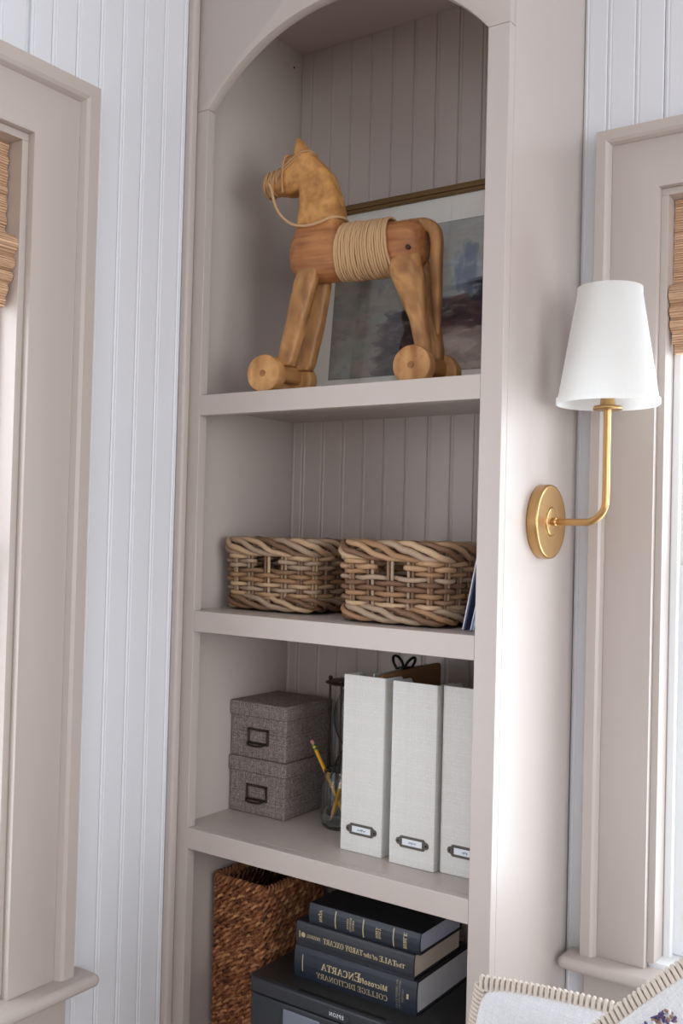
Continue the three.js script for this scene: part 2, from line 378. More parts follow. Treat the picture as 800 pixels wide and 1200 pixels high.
/* ------------------------------------------------------------------ */
/* bamboo roman shades                                                 */
/* ------------------------------------------------------------------ */
{
  const rowTone = Array.from({ length: 256 }, () => rr(-1, 1));
  const bamboo = dataTex(256, 256, (x, y) => {
    const t = rowTone[y] * 26 + 34 * N3(x / 46, y / 1.4, 3) + 16 * N3(x / 9, y / 1.2, 8);
    const gap = (y % 4 === 0) ? -46 : 0;
    return [206 + t + gap, 168 + t * 0.92 + gap, 136 + t * 0.8 + gap].map(v => clamp(v, 0, 255));
  });
  const bb = dataTex(256, 256, (x, y) => { const k = 120 + 100 * Math.sin((y % 4) / 4 * Math.PI) + rowTone[y] * 30; return [clamp(k, 0, 255), 0, 0]; }, false);
  bamboo.repeat.set(3, 3.9); bb.repeat.set(3, 3.9);
  const mat = std(0xffffff, 0.8, { map: bamboo, bumpMap: bb, bumpScale: 0.0012 });
  function romanShade(label, axis, face, a0, a1, yTop, yFold, yEnd, d) {
    const base = axis === 'x' ? [a0, yEnd, face + d] : [face + d, yEnd, a0];
    const g = thing('bamboo_shade', label, 'window shade', base);
    const sheet = (name, prof, c0, c1) => {            // prof: closed outline of [height, out], swept along the window
      const s = new THREE.Shape(); prof.forEach(([y, o], i) => i ? s.lineTo(o, y) : s.moveTo(o, y));
      const e = new THREE.ExtrudeGeometry(s, { depth: c1 - c0, bevelEnabled: false });
      const p = e.attributes.position, uv = e.attributes.uv;
      for (let i = 0; i < p.count; i++) {
        const o = p.getX(i), y = p.getY(i), t = p.getZ(i) + c0;
        uv.setXY(i, t, y);
        axis === 'x' ? p.setXYZ(i, t, y, face + d + o) : p.setXYZ(i, face + d + o, y, t);
      }
      if (axis !== 'x') { for (let i = 0; i < p.count; i += 3) { const A = [p.getX(i), p.getY(i), p.getZ(i)], B = [p.getX(i + 1), p.getY(i + 1), p.getZ(i + 1)], ua = [uv.getX(i), uv.getY(i)], ub = [uv.getX(i + 1), uv.getY(i + 1)]; p.setXYZ(i, ...B); p.setXYZ(i + 1, ...A); uv.setXY(i, ...ub); uv.setXY(i + 1, ...ua); } }
      e.computeVertexNormals();
      return part(g, name, toCreasedNormals(e, 0.6), mat);
    };
    // hanging sheet, gently rippled by its reeds
    const front = [], n = 60;
    for (let i = 0; i <= n; i++) { const y = lerp(yTop, yFold, i / n); front.push([y, 0.006 + (i % 2 ? 0.0016 : 0) + 0.002 * Math.sin(i * 0.7)]); }
    sheet('reed_sheet', [...front, [yFold, 0], [yTop, 0]], a0, a1);
    // gathered folds at the bottom, each lapping the next
    const ys = [0, 0.30, 0.50, 0.68, 0.86, 1].map(t => lerp(yFold + 0.012, yEnd, t));
    for (let k = 0; k < 5; k++) {
      const t = ys[k], b = ys[k + 1] - 0.004, out = 0.036 - k * 0.0045, pr = [];
      for (let i = 0; i <= 12; i++) { const q = i / 12; pr.push([lerp(t, b, q), 0.010 + (out - 0.010) * Math.pow(Math.sin(Math.PI * (0.12 + 0.80 * q)), 0.8) + (i % 2 ? 0.0012 : 0)]); }
      sheet('fold', [...pr, [b, 0.001], [t, 0.001]], a0 - 0.004 + rr(0, 0.005) + k * 0.0015, a1 + 0.003);
    }
    return g;
  }
  romanShade('woven bamboo roman shade gathered up in the window by the wall lamp', 'x', ZB, 0.7715, 1.535, 0.5775, 0.418, 0.318, -0.034);
  romanShade('woven bamboo roman shade gathered up in the left wall window', 'z', XL, 0.3845, 1.18, 0.605, 0.445, 0.345, -0.034);
}

/* ------------------------------------------------------------------ */
/* framed picture leaning in the top niche                             */
/* ------------------------------------------------------------------ */
{
  const x0 = 0.030, x1 = 0.548, hgt = 0.420, lean = Math.atan(0.084);
  const g = thing('framed_picture', 'gold framed landscape painting leaning behind the wooden horse', 'picture', [(x0 + x1) / 2, H1 + 0.0018, -0.2660]);
  g.rotation.x = -lean;
  const w = x1 - x0, q = (n, ax0, ax1, ay0, ay1, z0, z1, m, r = 0.001, par) => mesh(n, bx(ax0, ax1, ay0, ay1, z0, z1, r), m, par || g);
  const frameMat = std(S(124, 96, 58), 0.45, { metalness: 0.45 });
  // moulded rails: two steps
  const fw = 0.019;
  for (const [a, b, c, d] of [[-w / 2, w / 2, hgt - fw, hgt], [-w / 2, w / 2, 0, fw], [-w / 2, -w / 2 + fw, fw, hgt - fw], [w / 2 - fw, w / 2, fw, hgt - fw]]) {
    const rail = q('frame_rail', a, b, c, d, -0.012, 0.004, frameMat, 0.002);
    const hz = b - a > d - c, k = 0.006;
    hz ? q('bead', a + k, b - k, c + k, d - k, 0.004, 0.0075, frameMat, 0.0016, rail) : q('bead', a + k, b - k, c + k, d - k, 0.004, 0.0075, frameMat, 0.0016, rail);
  }
  q('mat_board', -w / 2 + fw, w / 2 - fw, fw, hgt - fw, -0.008, -0.004, std(S(238, 235, 226), 0.9), 0);
  q('backing', -w / 2 + 0.004, w / 2 - 0.004, 0.004, hgt - 0.004, -0.015, -0.0121, std(S(120, 96, 70), 0.9), 0);
  const pw = 0.394, ph = 0.292;                        // print inside the mat
  const art = canvasTex(788, 584, (c, W_, H_) => {
    const blob = (x, y, a, b, rot, col, al) => { c.save(); c.globalAlpha = al; c.translate(x, y); c.rotate(rot); c.fillStyle = col; c.beginPath(); c.ellipse(0, 0, a, b, 0, 0, 7); c.fill(); c.restore(); };
    c.fillStyle = '#a4a299'; c.fillRect(0, 0, W_, H_);
    const zone = (n, x0_, x1_, y0_, y1_, cols, a0, a1, b0, b1, al, rot = 0.3) => { for (let i = 0; i < n; i++) blob(rr(x0_, x1_), rr(y0_, y1_), rr(a0, a1), rr(b0, b1), rr(-rot, rot), cols[Math.floor(rnd() * cols.length)], rr(al * 0.4, al)); };
    zone(500, 0, W_, 0, 260, ['#b9b7ad', '#aeb0aa', '#c4beb0', '#a1a6a3', '#bebbb2'], 20, 90, 5, 18, 0.45);
    zone(500, 0, 330, 120, H_, ['#a89f91', '#949c95', '#b5ab9f', '#8b857e', '#a1afa9', '#bdab99'], 12, 60, 6, 26, 0.5, 1.2);
    zone(120, 440, W_, 150, 300, ['#9fabb9', '#bcc3c5', '#adb8c0', '#cfcfc8'], 20, 70, 5, 16, 0.5);
    zone(60, 560, 640, 110, 290, ['#66748c', '#74839a', '#5b677e'], 8, 20, 14, 40, 0.45, 0.2);
    zone(160, 250, 480, 330, 520, ['#3f3033', '#54404a', '#2f2629', '#6b4f50', '#59454c'], 14, 58, 6, 22, 0.6, 0.5);
    zone(140, 470, W_, 300, 430, ['#43343c', '#5a4148', '#6d4d52', '#332a33', '#7c5c58'], 18, 70, 5, 16, 0.6, 0.3);
    zone(40, 640, W_, 240, 320, ['#2f2c3a', '#3c3a4a'], 18, 60, 6, 18, 0.7, 0.2);
    zone(200, 470, W_, 430, H_, ['#b39d93', '#c4afa2', '#a2887f', '#d0beb2', '#927e79'], 16, 70, 6, 24, 0.5, 0.5);
    zone(90, 250, 480, 500, H_, ['#5d5450', '#7b726b', '#474043'], 20, 70, 5, 16, 0.5, 0.3);
    zone(260, 0, W_, 0, H_, ['#d6d2c6', '#5b5650', '#b7aa9b'], 4, 26, 1, 3, 0.25, 0.8);
    c.strokeStyle = 'rgba(60,58,56,.5)'; c.lineWidth = 2; c.strokeRect(1, 1, W_ - 2, H_ - 2);
  });
  const px = -w / 2 + 0.066;
  const pg = new THREE.BoxGeometry(pw, ph, 0.001); pg.translate(px + pw / 2, 0.058 + ph / 2, -0.0020);
  mesh('print', pg, std(0xffffff, 0.75, { map: art }), g);
  q('glass', -w / 2 + fw * 0.8, w / 2 - fw * 0.8, fw * 0.8, hgt - fw * 0.8, -0.0015, 0.0003, M.glass, 0);
}

/* ------------------------------------------------------------------ */
/* wooden pull-along horse                                             */
/* ------------------------------------------------------------------ */
{
  const g = thing('toy_horse', 'carved wooden toy horse on four wooden wheels with a rope girth', 'toy horse', [0.28, H1, -0.10]);
  g.rotation.y = 8 * Math.PI / 180;                    // local x runs tailwards, z towards the room
  const grain = (base, alt, along, sc = 1) => (x, y, z, t) => {
    const [a, b, c] = along === 'x' ? [x * 9, y * 120, z * 120] : along === 'y' ? [x * 120, y * 9, z * 120] : [x * 60, y * 60, z * 60];
    const n = 0.55 * N3(a * sc, b * sc, c * sc) + 0.35 * N3(a * 2.3 * sc, b * 2.3 * sc, c * 2.3 * sc + 7) + 0.5 * N3(x * 26, y * 26, z * 26 + 3);
    t.copy(base).lerp(alt, clamp(0.42 + n * 0.95, 0, 1));
  };
  const oak = S(184, 124, 75), oakD = S(132, 74, 38), pale = S(206, 150, 84), paleD = S(150, 96, 48), leg = S(194, 142, 86), legD = S(118, 74, 42);
  const wood = std(0xffffff, 0.52, { vertexColors: true });
  // --- body, neck, head and ears as one carved piece
  const poly = [[-0.129, 0.480], [-0.108, 0.456], [-0.090, 0.436], [-0.058, 0.404], [-0.043, 0.367], [-0.036, 0.335], [-0.033, 0.295], [-0.033, 0.262], [-0.122, 0.262], [-0.118, 0.309], [-0.114, 0.350], [-0.117, 0.374], [-0.144, 0.371], [-0.172, 0.377], [-0.186, 0.388], [-0.194, 0.404], [-0.192, 0.414], [-0.178, 0.416], [-0.164, 0.421], [-0.153, 0.430], [-0.147, 0.441], [-0.134, 0.442], [-0.131, 0.447]];
  const sdPoly = (px, py) => {
    let d = 1e9, s = 1;
    for (let i = 0, j = poly.length - 1; i < poly.length; j = i++) {
      const ex = poly[j][0] - poly[i][0], ey = poly[j][1] - poly[i][1], wx = px - poly[i][0], wy = py - poly[i][1];
      const k = clamp((wx * ex + wy * ey) / (ex * ex + ey * ey), 0, 1), bx_ = wx - ex * k, by = wy - ey * k;
      d = Math.min(d, bx_ * bx_ + by * by);
      const c1 = py >= poly[i][1], c2 = py < poly[j][1], c3 = ex * wy > ey * wx;
      if ((c1 && c2 && c3) || (!c1 && !c2 && !c3)) s = -s;
    }
    return s * Math.sqrt(d);
  };
  const smin = (a, b, k) => { const h = clamp(0.5 + 0.5 * (b - a) / k, 0, 1); return lerp(b, a, h) - k * h * (1 - h); };
  const field = (x, y, z) => {
    // barrel: elliptic log with rounded ends
    const ry = 0.0465 + 0.003 * Math.sin((x + 0.13) * 22), rz = 0.042, yc = 0.2535 + 0.012 * (x) ;
    const q = Math.hypot((y - yc) / ry, z / rz);
    const dr = (q - 1) * Math.min(ry, rz) * (q > 0.2 ? 1 : 1), dx = Math.max(x - 0.130, -0.129 - x);
    const rd = 0.026, e1 = dr + rd, e2 = dx + rd;
    let d = Math.min(Math.max(e1, e2), 0) + Math.hypot(Math.max(e1, 0), Math.max(e2, 0)) - rd;
    // neck and head: carved slab
    const p2 = sdPoly(x, y);
    const hw = y > 0.44 ? lerp(0.021, 0.011, clamp((y - 0.44) / 0.04, 0, 1)) : x < -0.125 ? lerp(0.024, 0.017, clamp((-0.125 - x) / 0.065, 0, 1)) : lerp(0.034, 0.024, clamp((y - 0.28) / 0.12, 0, 1));
    const r = y > 0.445 ? 0.006 : 0.014, f1 = p2 + r, f2 = Math.abs(z) - hw + r;
    let h = Math.min(Math.max(f1, f2), 0) + Math.hypot(Math.max(f1, 0), Math.max(f2, 0)) - r;
    if (y > 0.446) h = Math.max(h, 0.0045 - Math.abs(z));            // the two ears stand apart
    d = smin(d, h, 0.010);
    // knife marks
    return d + 0.0007 * N3(x * 70, y * 70, z * 70) + 0.0006 * N3(x * 160, y * 160, z * 160);
  };
  const res = 132, mc = new MarchingCubes(res, new THREE.MeshBasicMaterial(), false, false, 260000);
  const C = [-0.030, 0.340, 0], half = 0.178, HS = mc.halfsize || res / 2;
  mc.isolation = 0;
  for (let k = 0; k < res; k++) for (let j = 0; j < res; j++) for (let i = 0; i < res; i++) {
    const z = C[2] + (k - HS) / HS * half; if (Math.abs(z) > 0.06) { mc.field[i + j * res + k * res * res] = -1; continue; }
    mc.field[i + j * res + k * res * res] = -field(C[0] + (i - HS) / HS * half, C[1] + (j - HS) / HS * half, z);
  }
  mc.update();
  const bg = new THREE.BufferGeometry(), n = mc.count;
  const pos = new Float32Array(mc.positionArray.slice(0, n * 3));
  for (let i = 0; i < n; i++) { pos[i * 3] = pos[i * 3] * half + C[0]; pos[i * 3 + 1] = pos[i * 3 + 1] * half + C[1]; pos[i * 3 + 2] = pos[i * 3 + 2] * half + C[2]; }
  bg.setAttribute('position', new THREE.BufferAttribute(pos, 3));
  const bgm = mergeVertices(bg, 1e-6); bgm.computeVertexNormals();
  const gBody = grain(oak, oakD, 'x'), gHead = grain(pale, paleD, 'n', 1.1), tmp = new THREE.Color();
  colorize(bgm, (x, y, z, t) => { gBody(x, y, z, t); gHead(x, y, z, tmp); t.lerp(tmp, clamp((y - 0.298) / 0.012, 0, 1)); });
  mesh('carved_body', bgm, wood, g);
  // dark peg hole and eye marks
  const peg = (x, y, z, r, m) => { const c = new THREE.CylinderGeometry(r, r, 0.006, 14); c.rotateX(Math.PI / 2); c.translate(x, y, z); return mesh('peg', c, m, g); };
  peg(0.1120, 0.2400, 0.0385, 0.0042, std(S(52, 30, 18), 0.8)).rotation.set(0, 0, 0);
  // --- legs
  const ux = V(1, 0, 0), uz = V(0, 0, 1);
  const mkLeg = (secs, m) => { const e = loft(secs.map(([x, y, z, a, b, ex]) => superRing(x, y, z, ux, uz, a, b, ex || 3.2, 22))); const f = dense(e); return mesh('leg', colorize(f, grain(leg, legD, 'y')), wood, g); };
  const dense = e => e;
  const interp = (secs, k) => { const o = []; for (let i = 0; i < secs.length - 1; i++) for (let j = 0; j < k; j++) { const t = j / k; o.push(secs[i].map((v, q) => lerp(v, secs[i + 1][q], t))); } o.push(secs[secs.length - 1]); return o; };
  for (const z of [0.030, -0.030]) {
    const sx = z > 0 ? 0 : 0.006;
    mkLeg(interp([[-0.128 + sx, 0.050, z, 0.015, 0.013, 4], [-0.124 + sx, 0.060, z, 0.0165, 0.0135, 4], [-0.106 + sx * 0.5, 0.132, z, 0.0195, 0.0145, 3.4], [-0.092, 0.200, z * 0.87, 0.0225, 0.0140, 3], [-0.088, 0.222, z * 0.74, 0.0220, 0.0130, 2.8], [-0.084, 0.246, z * 0.55, 0.020, 0.0110, 2.6]], 9));
    mkLeg(interp([[0.141, 0.050, z, 0.0135, 0.0125, 3.6], [0.140, 0.075, z, 0.0140, 0.0125, 3.4], [0.131, 0.117, z, 0.0155, 0.0135, 3], [0.120, 0.157, z, 0.0235, 0.0145, 2.8], [0.107, 0.194, z * 0.90, 0.0300, 0.0145, 2.6], [0.100, 0.218, z * 0.78, 0.0300, 0.0140, 2.4], [0.096, 0.245, z * 0.58, 0.026, 0.0120, 2.4]], 9));
  }
  // --- tail
  {
    const c = [[0.108, 0.286, 0.014], [0.128, 0.286, 0.0125], [0.143, 0.277, 0.0115], [0.149, 0.258, 0.0110], [0.149, 0.225, 0.0108], [0.150, 0.172, 0.0100], [0.1525, 0.125, 0.0075], [0.1555, 0.094, 0.0030]];
    const cv = new THREE.CatmullRomCurve3(c.map(q => V(q[0], q[1], 0))), rings = [];
    for (let i = 0; i <= 60; i++) { const t = i / 60, p = cv.getPoint(t), tg = cv.getTangent(t), nn = V(-tg.y, tg.x, 0), f = t * (c.length - 1), a = Math.min(c.length - 2, Math.floor(f)), r = lerp(c[a][2], c[a + 1][2], f - a); rings.push(superRing(p.x, p.y, p.z, nn, uz, r, r * 0.95, 2.8, 18)); }
    mesh('tail', colorize(loft(rings), grain(leg, legD, 'y')), wood, g);
  }
  // --- axle blocks and wheels
  for (const [x, y] of [[-0.150, 0.0345], [0.138, 0.0345]]) {
    const ab = new RoundedBoxGeometry(0.030, 0.030, 0.092, 3, 0.008); ab.translate(x + 0.006, y + 0.006, 0);
    const axle = mesh('axle', colorize(ab, grain(leg, oakD, 'x')), wood, g);
    for (const sgn of [1, -1]) {
      const w = new THREE.LatheGeometry([[0, -0.014], [0.0315, -0.014], [0.0335, -0.0125], [0.0345, -0.009], [0.0345, 0.009], [0.0335, 0.0125], [0.032, 0.014], [0.024, 0.0145], [0.016, 0.0145], [0.009, 0.0145], [0, 0.0145]].map(q => new THREE.Vector2(...q)), 40);
      w.rotateX(Math.PI / 2); w.rotateZ(rr(0, 6));
      w.translate(x - 0.006 * (sgn > 0 ? 1 : -1), y, sgn * 0.0475);
      mesh('wheel', colorize(w, grain(S(216, 164, 104), S(150, 96, 52), 'y', 0.8)), wood, g);
      const pn = new THREE.CylinderGeometry(0.006, 0.006, 0.0314, 12); pn.rotateX(Math.PI / 2); pn.translate(x - 0.006 * (sgn > 0 ? 1 : -1), y, sgn * 0.0475);
      mesh('axle_end', colorize(pn, grain(S(176, 122, 72), S(104, 62, 34), 'n')), wood, axle);
    }
  }
  // --- rope girth, bridle and rein
  const hemp = std(S(196, 158, 116), 0.9), hempD = std(S(176, 134, 92), 0.9);
  const ring = (x, tilt, r, off = 0) => { const pts = []; for (let i = 0; i < 40; i++) { const t = i / 40 * Math.PI * 2; pts.push(V(x + tilt * Math.sin(t) + 0.0012 * N3(x * 300, t * 2, 1), 0.2545 + (0.0500 + off) * Math.sin(t), (0.0445 + off) * Math.cos(t))); } return tube(pts, r, 64, 6, true); };
  const rings = [];
  for (let i = 0; i < 21; i++) rings.push(ring(-0.026 + i * 0.0046 + rr(-0.0004, 0.0004), 0.004 - i * 0.0004, rr(0.0021, 0.0026), rr(-0.0004, 0.0010)));
  rings.push(ring(0.071, -0.006, 0.0026, 0.001));
  mesh('rope_girth', merge(rings), hemp, g);
  const nose = [];
  for (const [dx, tl] of [[-0.188, 0.002], [-0.184, -0.002], [-0.179, 0.003], [-0.174, -0.002], [-0.169, 0.004], [-0.163, -0.001]]) {
    const pts = []; for (let i = 0; i < 20; i++) { const t = i / 20 * Math.PI * 2; pts.push(V(dx + tl * Math.sin(t), 0.3985 + 0.0222 * Math.sin(t) + (dx + 0.175) * 0.25, 0.0212 * Math.cos(t))); }
    nose.push(tube(pts, 0.0027, 40, 6, true));
  }
  for (const s of [1, -1]) for (const o of [0, 0.006]) nose.push(tube([V(-0.166, 0.397 + o, 0.020 * s), V(-0.150, 0.411 + o, 0.0232 * s), V(-0.130, 0.425 + o, 0.0236 * s), V(-0.112, 0.436 + o, 0.0225 * s), V(-0.097, 0.441 + o * 0.6, 0.014 * s), V(-0.094, 0.442, 0)], 0.0023, 30, 6));
  nose.push(tube([V(-0.147, 0.372, 0.0235), V(-0.149, 0.405, 0.0246), V(-0.143, 0.437, 0.0235), V(-0.139, 0.445, 0), V(-0.143, 0.437, -0.0235), V(-0.149, 0.405, -0.0246)], 0.0022, 40, 6));
  mesh('rope_bridle', merge(nose), hempD, g);
  mesh('rein', tube([V(-0.178, 0.392, 0.021), V(-0.170, 0.378, 0.025), V(-0.160, 0.352, 0.030), V(-0.144, 0.327, 0.034), V(-0.119, 0.307, 0.036), V(-0.090, 0.300, 0.0375), V(-0.062, 0.3035, 0.037), V(-0.042, 0.312, 0.030), V(-0.0305, 0.316, 0.010), V(-0.030, 0.316, -0.010), V(-0.042, 0.312, -0.030), V(-0.065, 0.303, -0.036), V(-0.095, 0.302, -0.036), V(-0.119, 0.303, -0.026), V(-0.1225, 0.303, -0.010)], 0.0026, 140, 7), hemp, g);
}

/* ------------------------------------------------------------------ */
/* two rattan baskets                                                  */
/* ------------------------------------------------------------------ */
{
  const cane = [[176, 140, 104], [156, 118, 84], [132, 100, 74], [166, 140, 116], [116, 84, 60], [190, 158, 124]].map(c => std(S(...c), 0.55));
  const pick = () => cane[Math.floor(rnd() * cane.length)];
  function rattan(label, cx, zf, w, d, h) {
    const zc = zf - d / 2, g = thing('rattan_basket', label, 'basket', [cx, H2, zc], 'rattan baskets');
    const R = 0.045, a = w / 2, b = d / 2;
    // rounded rectangle perimeter, starting at the middle of the front
    const segs = [[a - R], [Math.PI / 2 * R], [2 * (b - R)], [Math.PI / 2 * R], [2 * (a - R)], [Math.PI / 2 * R], [2 * (b - R)], [Math.PI / 2 * R], [a - R]].map(x => x[0]);
    const P = segs.reduce((x, y) => x + y, 0);
    const at = (s, off) => {                           // point and outward normal
      s = ((s % P) + P) % P; let k = 0; while (s > segs[k] && k < 8) { s -= segs[k]; k++; }
      let x, z, nx, nz;
      const arc = (ccx, ccz, t0) => { const t = t0 - s / R; nx = Math.cos(t); nz = Math.sin(t); x = ccx + R * nx; z = ccz + R * nz; };
      if (k === 0) { x = s; z = b; nx = 0; nz = 1; }
      else if (k === 1) arc(a - R, b - R, Math.PI / 2);
      else if (k === 2) { x = a; z = b - R - s; nx = 1; nz = 0; }
      else if (k === 3) arc(a - R, -b + R, 0);
      else if (k === 4) { x = a - R - s; z = -b; nx = 0; nz = -1; }
      else if (k === 5) arc(-a + R, -b + R, -Math.PI / 2);
      else if (k === 6) { x = -a; z = -b + R + s; nx = -1; nz = 0; }
      else if (k === 7) arc(-a + R, b - R, Math.PI);
      else { x = -a + R + s; z = b; nx = 0; nz = 1; }
      return [x + nx * off, z + nz * off];
    };
    const pt = (s, y, off) => { const [x, z] = at(s, off); const f = 0.95 + 0.05 * y / h; return V(x * f, y, z * f); };
    const IN = -0.013, NS = 20, sp = P / NS;
    // floor board of woven cane
    const fl = bx(-a + 0.02, a - 0.02, 0.010, 0.017, -b + 0.02, b - 0.02, 0.003); mesh('basket_floor', fl, cane[4], g);
    // stakes in pairs
    for (let i = 0; i < NS; i++) for (const o of [-0.0042, 0.0042]) {
      const s = i * sp + o, p = [V(0, 0, 0), V(0, 0, 0), V(0, 0, 0)].map((_, k) => { const q = pt(s, lerp(0.008, h - 0.014, k / 2), IN); q.x += rr(-0.0006, 0.0006); return q; });
      mesh('stake', tube(p, 0.0031, 4, 6), pick(), g);
    }
    // weavers; the front has a hand hole under the rim
    const y0 = 0.031, y1 = h - 0.034, rows = Math.round((y1 - y0) / 0.0088) + 1, hole = 0.034;
    for (let r = 0; r < rows; r++) {
      const y = lerp(y0, y1, r / (rows - 1)), ph = r % 2, cut = r >= rows - 3;
      const s0 = cut ? hole : 0, s1 = cut ? P - hole : P, n = Math.round((s1 - s0) / sp * 6), pts = [];
      for (let i = 0; i <= n; i++) {
        const s = lerp(s0, s1, i / n), wv = Math.cos(Math.PI * (s / sp + ph));
        pts.push(pt(s, y + 0.0011 * N3(s * 40, r * 3.1, 2) * 2, IN + 0.0068 * wv + 0.0006 * N3(s * 60, r, 5)));
      }
      if (cut) { pts.unshift(pt(s0 - 0.001, y, IN - 0.006)); pts.push(pt(s1 + 0.001, y, IN - 0.006)); } else pts.pop();
      const tg = tube(pts, rr(0.0042, 0.0049), Math.round(P / 0.0055), 7, !cut);
      mesh('weaver', tg, pick(), g);
    }
    // twisted rim and foot: strands winding round the edge
    const rope = (name, yc, ry, rz, strands, turns, rad) => {
      for (let k = 0; k < strands; k++) {
        const pts = [], n = turns * 14;
        for (let i = 0; i < n; i++) { const t = i / n, f = -t * turns * Math.PI * 2 + k / strands * Math.PI * 2; pts.push(pt(t * P, yc + ry * Math.sin(f + 0.5 * N3(t * 22, k, 6)) + 0.0020 * N3(t * 40, k, 1), IN + rz * Math.cos(f))); }
        mesh(name, tube(pts, rad * rr(0.9, 1.1), n * 2, 7, true), pick(), g);
      }
    };
    rope('rim_strand', h - 0.0150, 0.0130, 0.0080, 5, 4, 0.0056);
    rope('foot_strand', 0.0155, 0.0100, 0.0080, 4, 4, 0.0052);
    return g;
  }
  rattan('rattan basket touching the left side of the shelf', 0.1010, -0.072, 0.236, 0.205, 0.134);
  rattan('rattan basket next to the leaning white books', 0.3970, -0.030, 0.236, 0.205, 0.136);
}
/* two slim books leaning on the right side of the same shelf */
{
  function slimBook(label, x, tilt, th, hgt, dep, zf, cover, inner, right) {
    const g = thing('slim_book', label, 'book', [x, H2, zf], 'slim books on the basket shelf');
    g.rotation.z = -tilt;
    const c = 0.0022;
    mesh('cover', bx(0, c, 0, hgt, -dep, 0, 0.0006), cover, g);
    mesh('cover', bx(th - c, th, 0, hgt, -dep, 0, 0.0006), right, g);
    mesh('page_block', bx(c, th - c, 0.003, hgt - 0.003, -dep + 0.002, -0.003, 0.0004), inner, g);
  }
  slimBook('slim white-edged book with a navy cover leaning beside the rattan basket', 0.5290, 0.195, 0.0050, 0.172, 0.200, -0.052, std(S(222, 222, 230), 0.5), std(S(214, 214, 222), 0.7), std(S(66, 70, 98), 0.45));
  slimBook('slim pale blue book leaning against the right side of the bookcase', 0.5440, 0.215, 0.0070, 0.150, 0.190, -0.050, std(S(206, 214, 232), 0.5), std(S(206, 210, 222), 0.7), std(S(176, 188, 210), 0.5));
}

/* ------------------------------------------------------------------ */
/* third shelf: boxes, jar with pencils, hourglass, magazine files     */
/* ------------------------------------------------------------------ */
{
  const lin = weave(0.075, 60, [140, 128, 122], 46, 1.3);
  const grey = std(0xffffff, 0.92, { ...lin, bumpScale: 0.0006 });
  function linenBox(label, y) {
    const x0 = -0.0236, x1 = 0.1125, z0 = -0.286, z1 = -0.1425, hb = 0.1075;
    const g = thing('storage_box', label, 'box', [(x0 + x1) / 2, y, (z0 + z1) / 2], 'grey linen storage boxes');
    part(g, 'box_body', boxUV(bx(x0, x1, y, y + hb - 0.004, z0, z1, 0.003), 1, y * 3.1, y), grey);
    part(g, 'lid', boxUV(bx(x0 - 0.0030, x1 + 0.0035, y + hb - 0.028, y + hb, z0 - 0.003, z1 + 0.0035, 0.0032), 1, 0.03 + y, 0.01), grey);
    // metal label pull: frame with rolled lower lip
    const hx = 0.046, hy = y + 0.043, z = z1;
    const pull = part(g, 'label_pull', merge([bx(hx - 0.026, hx + 0.026, hy + 0.0105, hy + 0.0155, z, z + 0.003, 0.001), bx(hx - 0.026, hx + 0.026, hy - 0.0155, hy - 0.0105, z, z + 0.004, 0.001), bx(hx - 0.026, hx - 0.021, hy - 0.0155, hy + 0.0155, z, z + 0.003, 0.001), bx(hx + 0.021, hx + 0.026, hy - 0.0155, hy + 0.0155, z, z + 0.003, 0.001)]), std(S(84, 76, 70), 0.32, { metalness: 0.85 }));
    part(g, 'finger_lip', tube([V(hx - 0.020, hy - 0.012, z + 0.003), V(hx - 0.018, hy - 0.0145, z + 0.012), V(hx, hy - 0.016, z + 0.015), V(hx + 0.018, hy - 0.0145, z + 0.012), V(hx + 0.020, hy - 0.012, z + 0.003)], 0.0022, 24, 7), M.bronze, pull);
  }
  linenBox('grey linen storage box with metal label pull, standing on the shelf', H3);
  linenBox('grey linen storage box with metal label pull, stacked on top of the other', H3 + 0.1080);
}
/* glass jar and pencils */
const JX = 0.2125, JZ = -0.186;
{
  const g = thing('glass_jar', 'clear glass jar holding yellow pencils', 'jar', [JX, H3, JZ]);
  const pts = [[0, 0.0004], [0.030, 0.0004], [0.0345, 0.004], [0.036, 0.010], [0.036, 0.078], [0.0345, 0.085], [0.0325, 0.090], [0.0332, 0.092], [0.0325, 0.095], [0.0334, 0.098], [0.0325, 0.101], [0.0328, 0.106], [0.0312, 0.107], [0.0300, 0.105], [0.0300, 0.092], [0.0325, 0.082], [0.0335, 0.076], [0.0335, 0.012], [0.031, 0.007], [0, 0.006]];
  mesh('jar_body', new THREE.LatheGeometry(pts.map(q => new THREE.Vector2(...q)), 48), phys(S(236, 242, 244), 0.02, { transmission: 1, thickness: 0.003, ior: 1.48 }), g);
}
function pencil(label, from, to, tipDown) {              // from = eraser end, to = tip
  const g = thing('pencil', label, 'pencil', [to[0], to[1], to[2]], 'pencils in the jar');
  const d = V(from[0] - to[0], from[1] - to[1], from[2] - to[2]), L = d.length(); g.quaternion.setFromUnitVectors(V(0, 1, 0), d.normalize());
  const r = 0.0037, cyl = (a, b, y0, y1, n) => { const c = new THREE.CylinderGeometry(b, a, y1 - y0, n); c.translate(0, (y0 + y1) / 2, 0); return c; };
  mesh('graphite_tip', cyl(0.0003, 0.0009, 0, 0.005, 8), std(S(50, 50, 52), 0.5), g);
  mesh('sharpened_wood', cyl(0.0009, r * 0.92, 0.005, 0.019, 10), std(S(216, 172, 122), 0.7), g);
  mesh('barrel', cyl(r, r, 0.019, L - 0.020, 6), std(S(236, 172, 36), 0.35), g);
  const f = mesh('ferrule', cyl(0.0038, 0.0038, L - 0.020, L - 0.008, 14), std(S(104, 128, 70), 0.3, { metalness: 0.7 }), g);
  mesh('ferrule_band', cyl(0.0040, 0.0040, L - 0.0155, L - 0.0125, 14), std(S(226, 196, 60), 0.35, { metalness: 0.4 }), f);
  mesh('eraser', cyl(0.0036, 0.0034, L - 0.008, L, 14), std(S(224, 148, 146), 0.8), g);
}
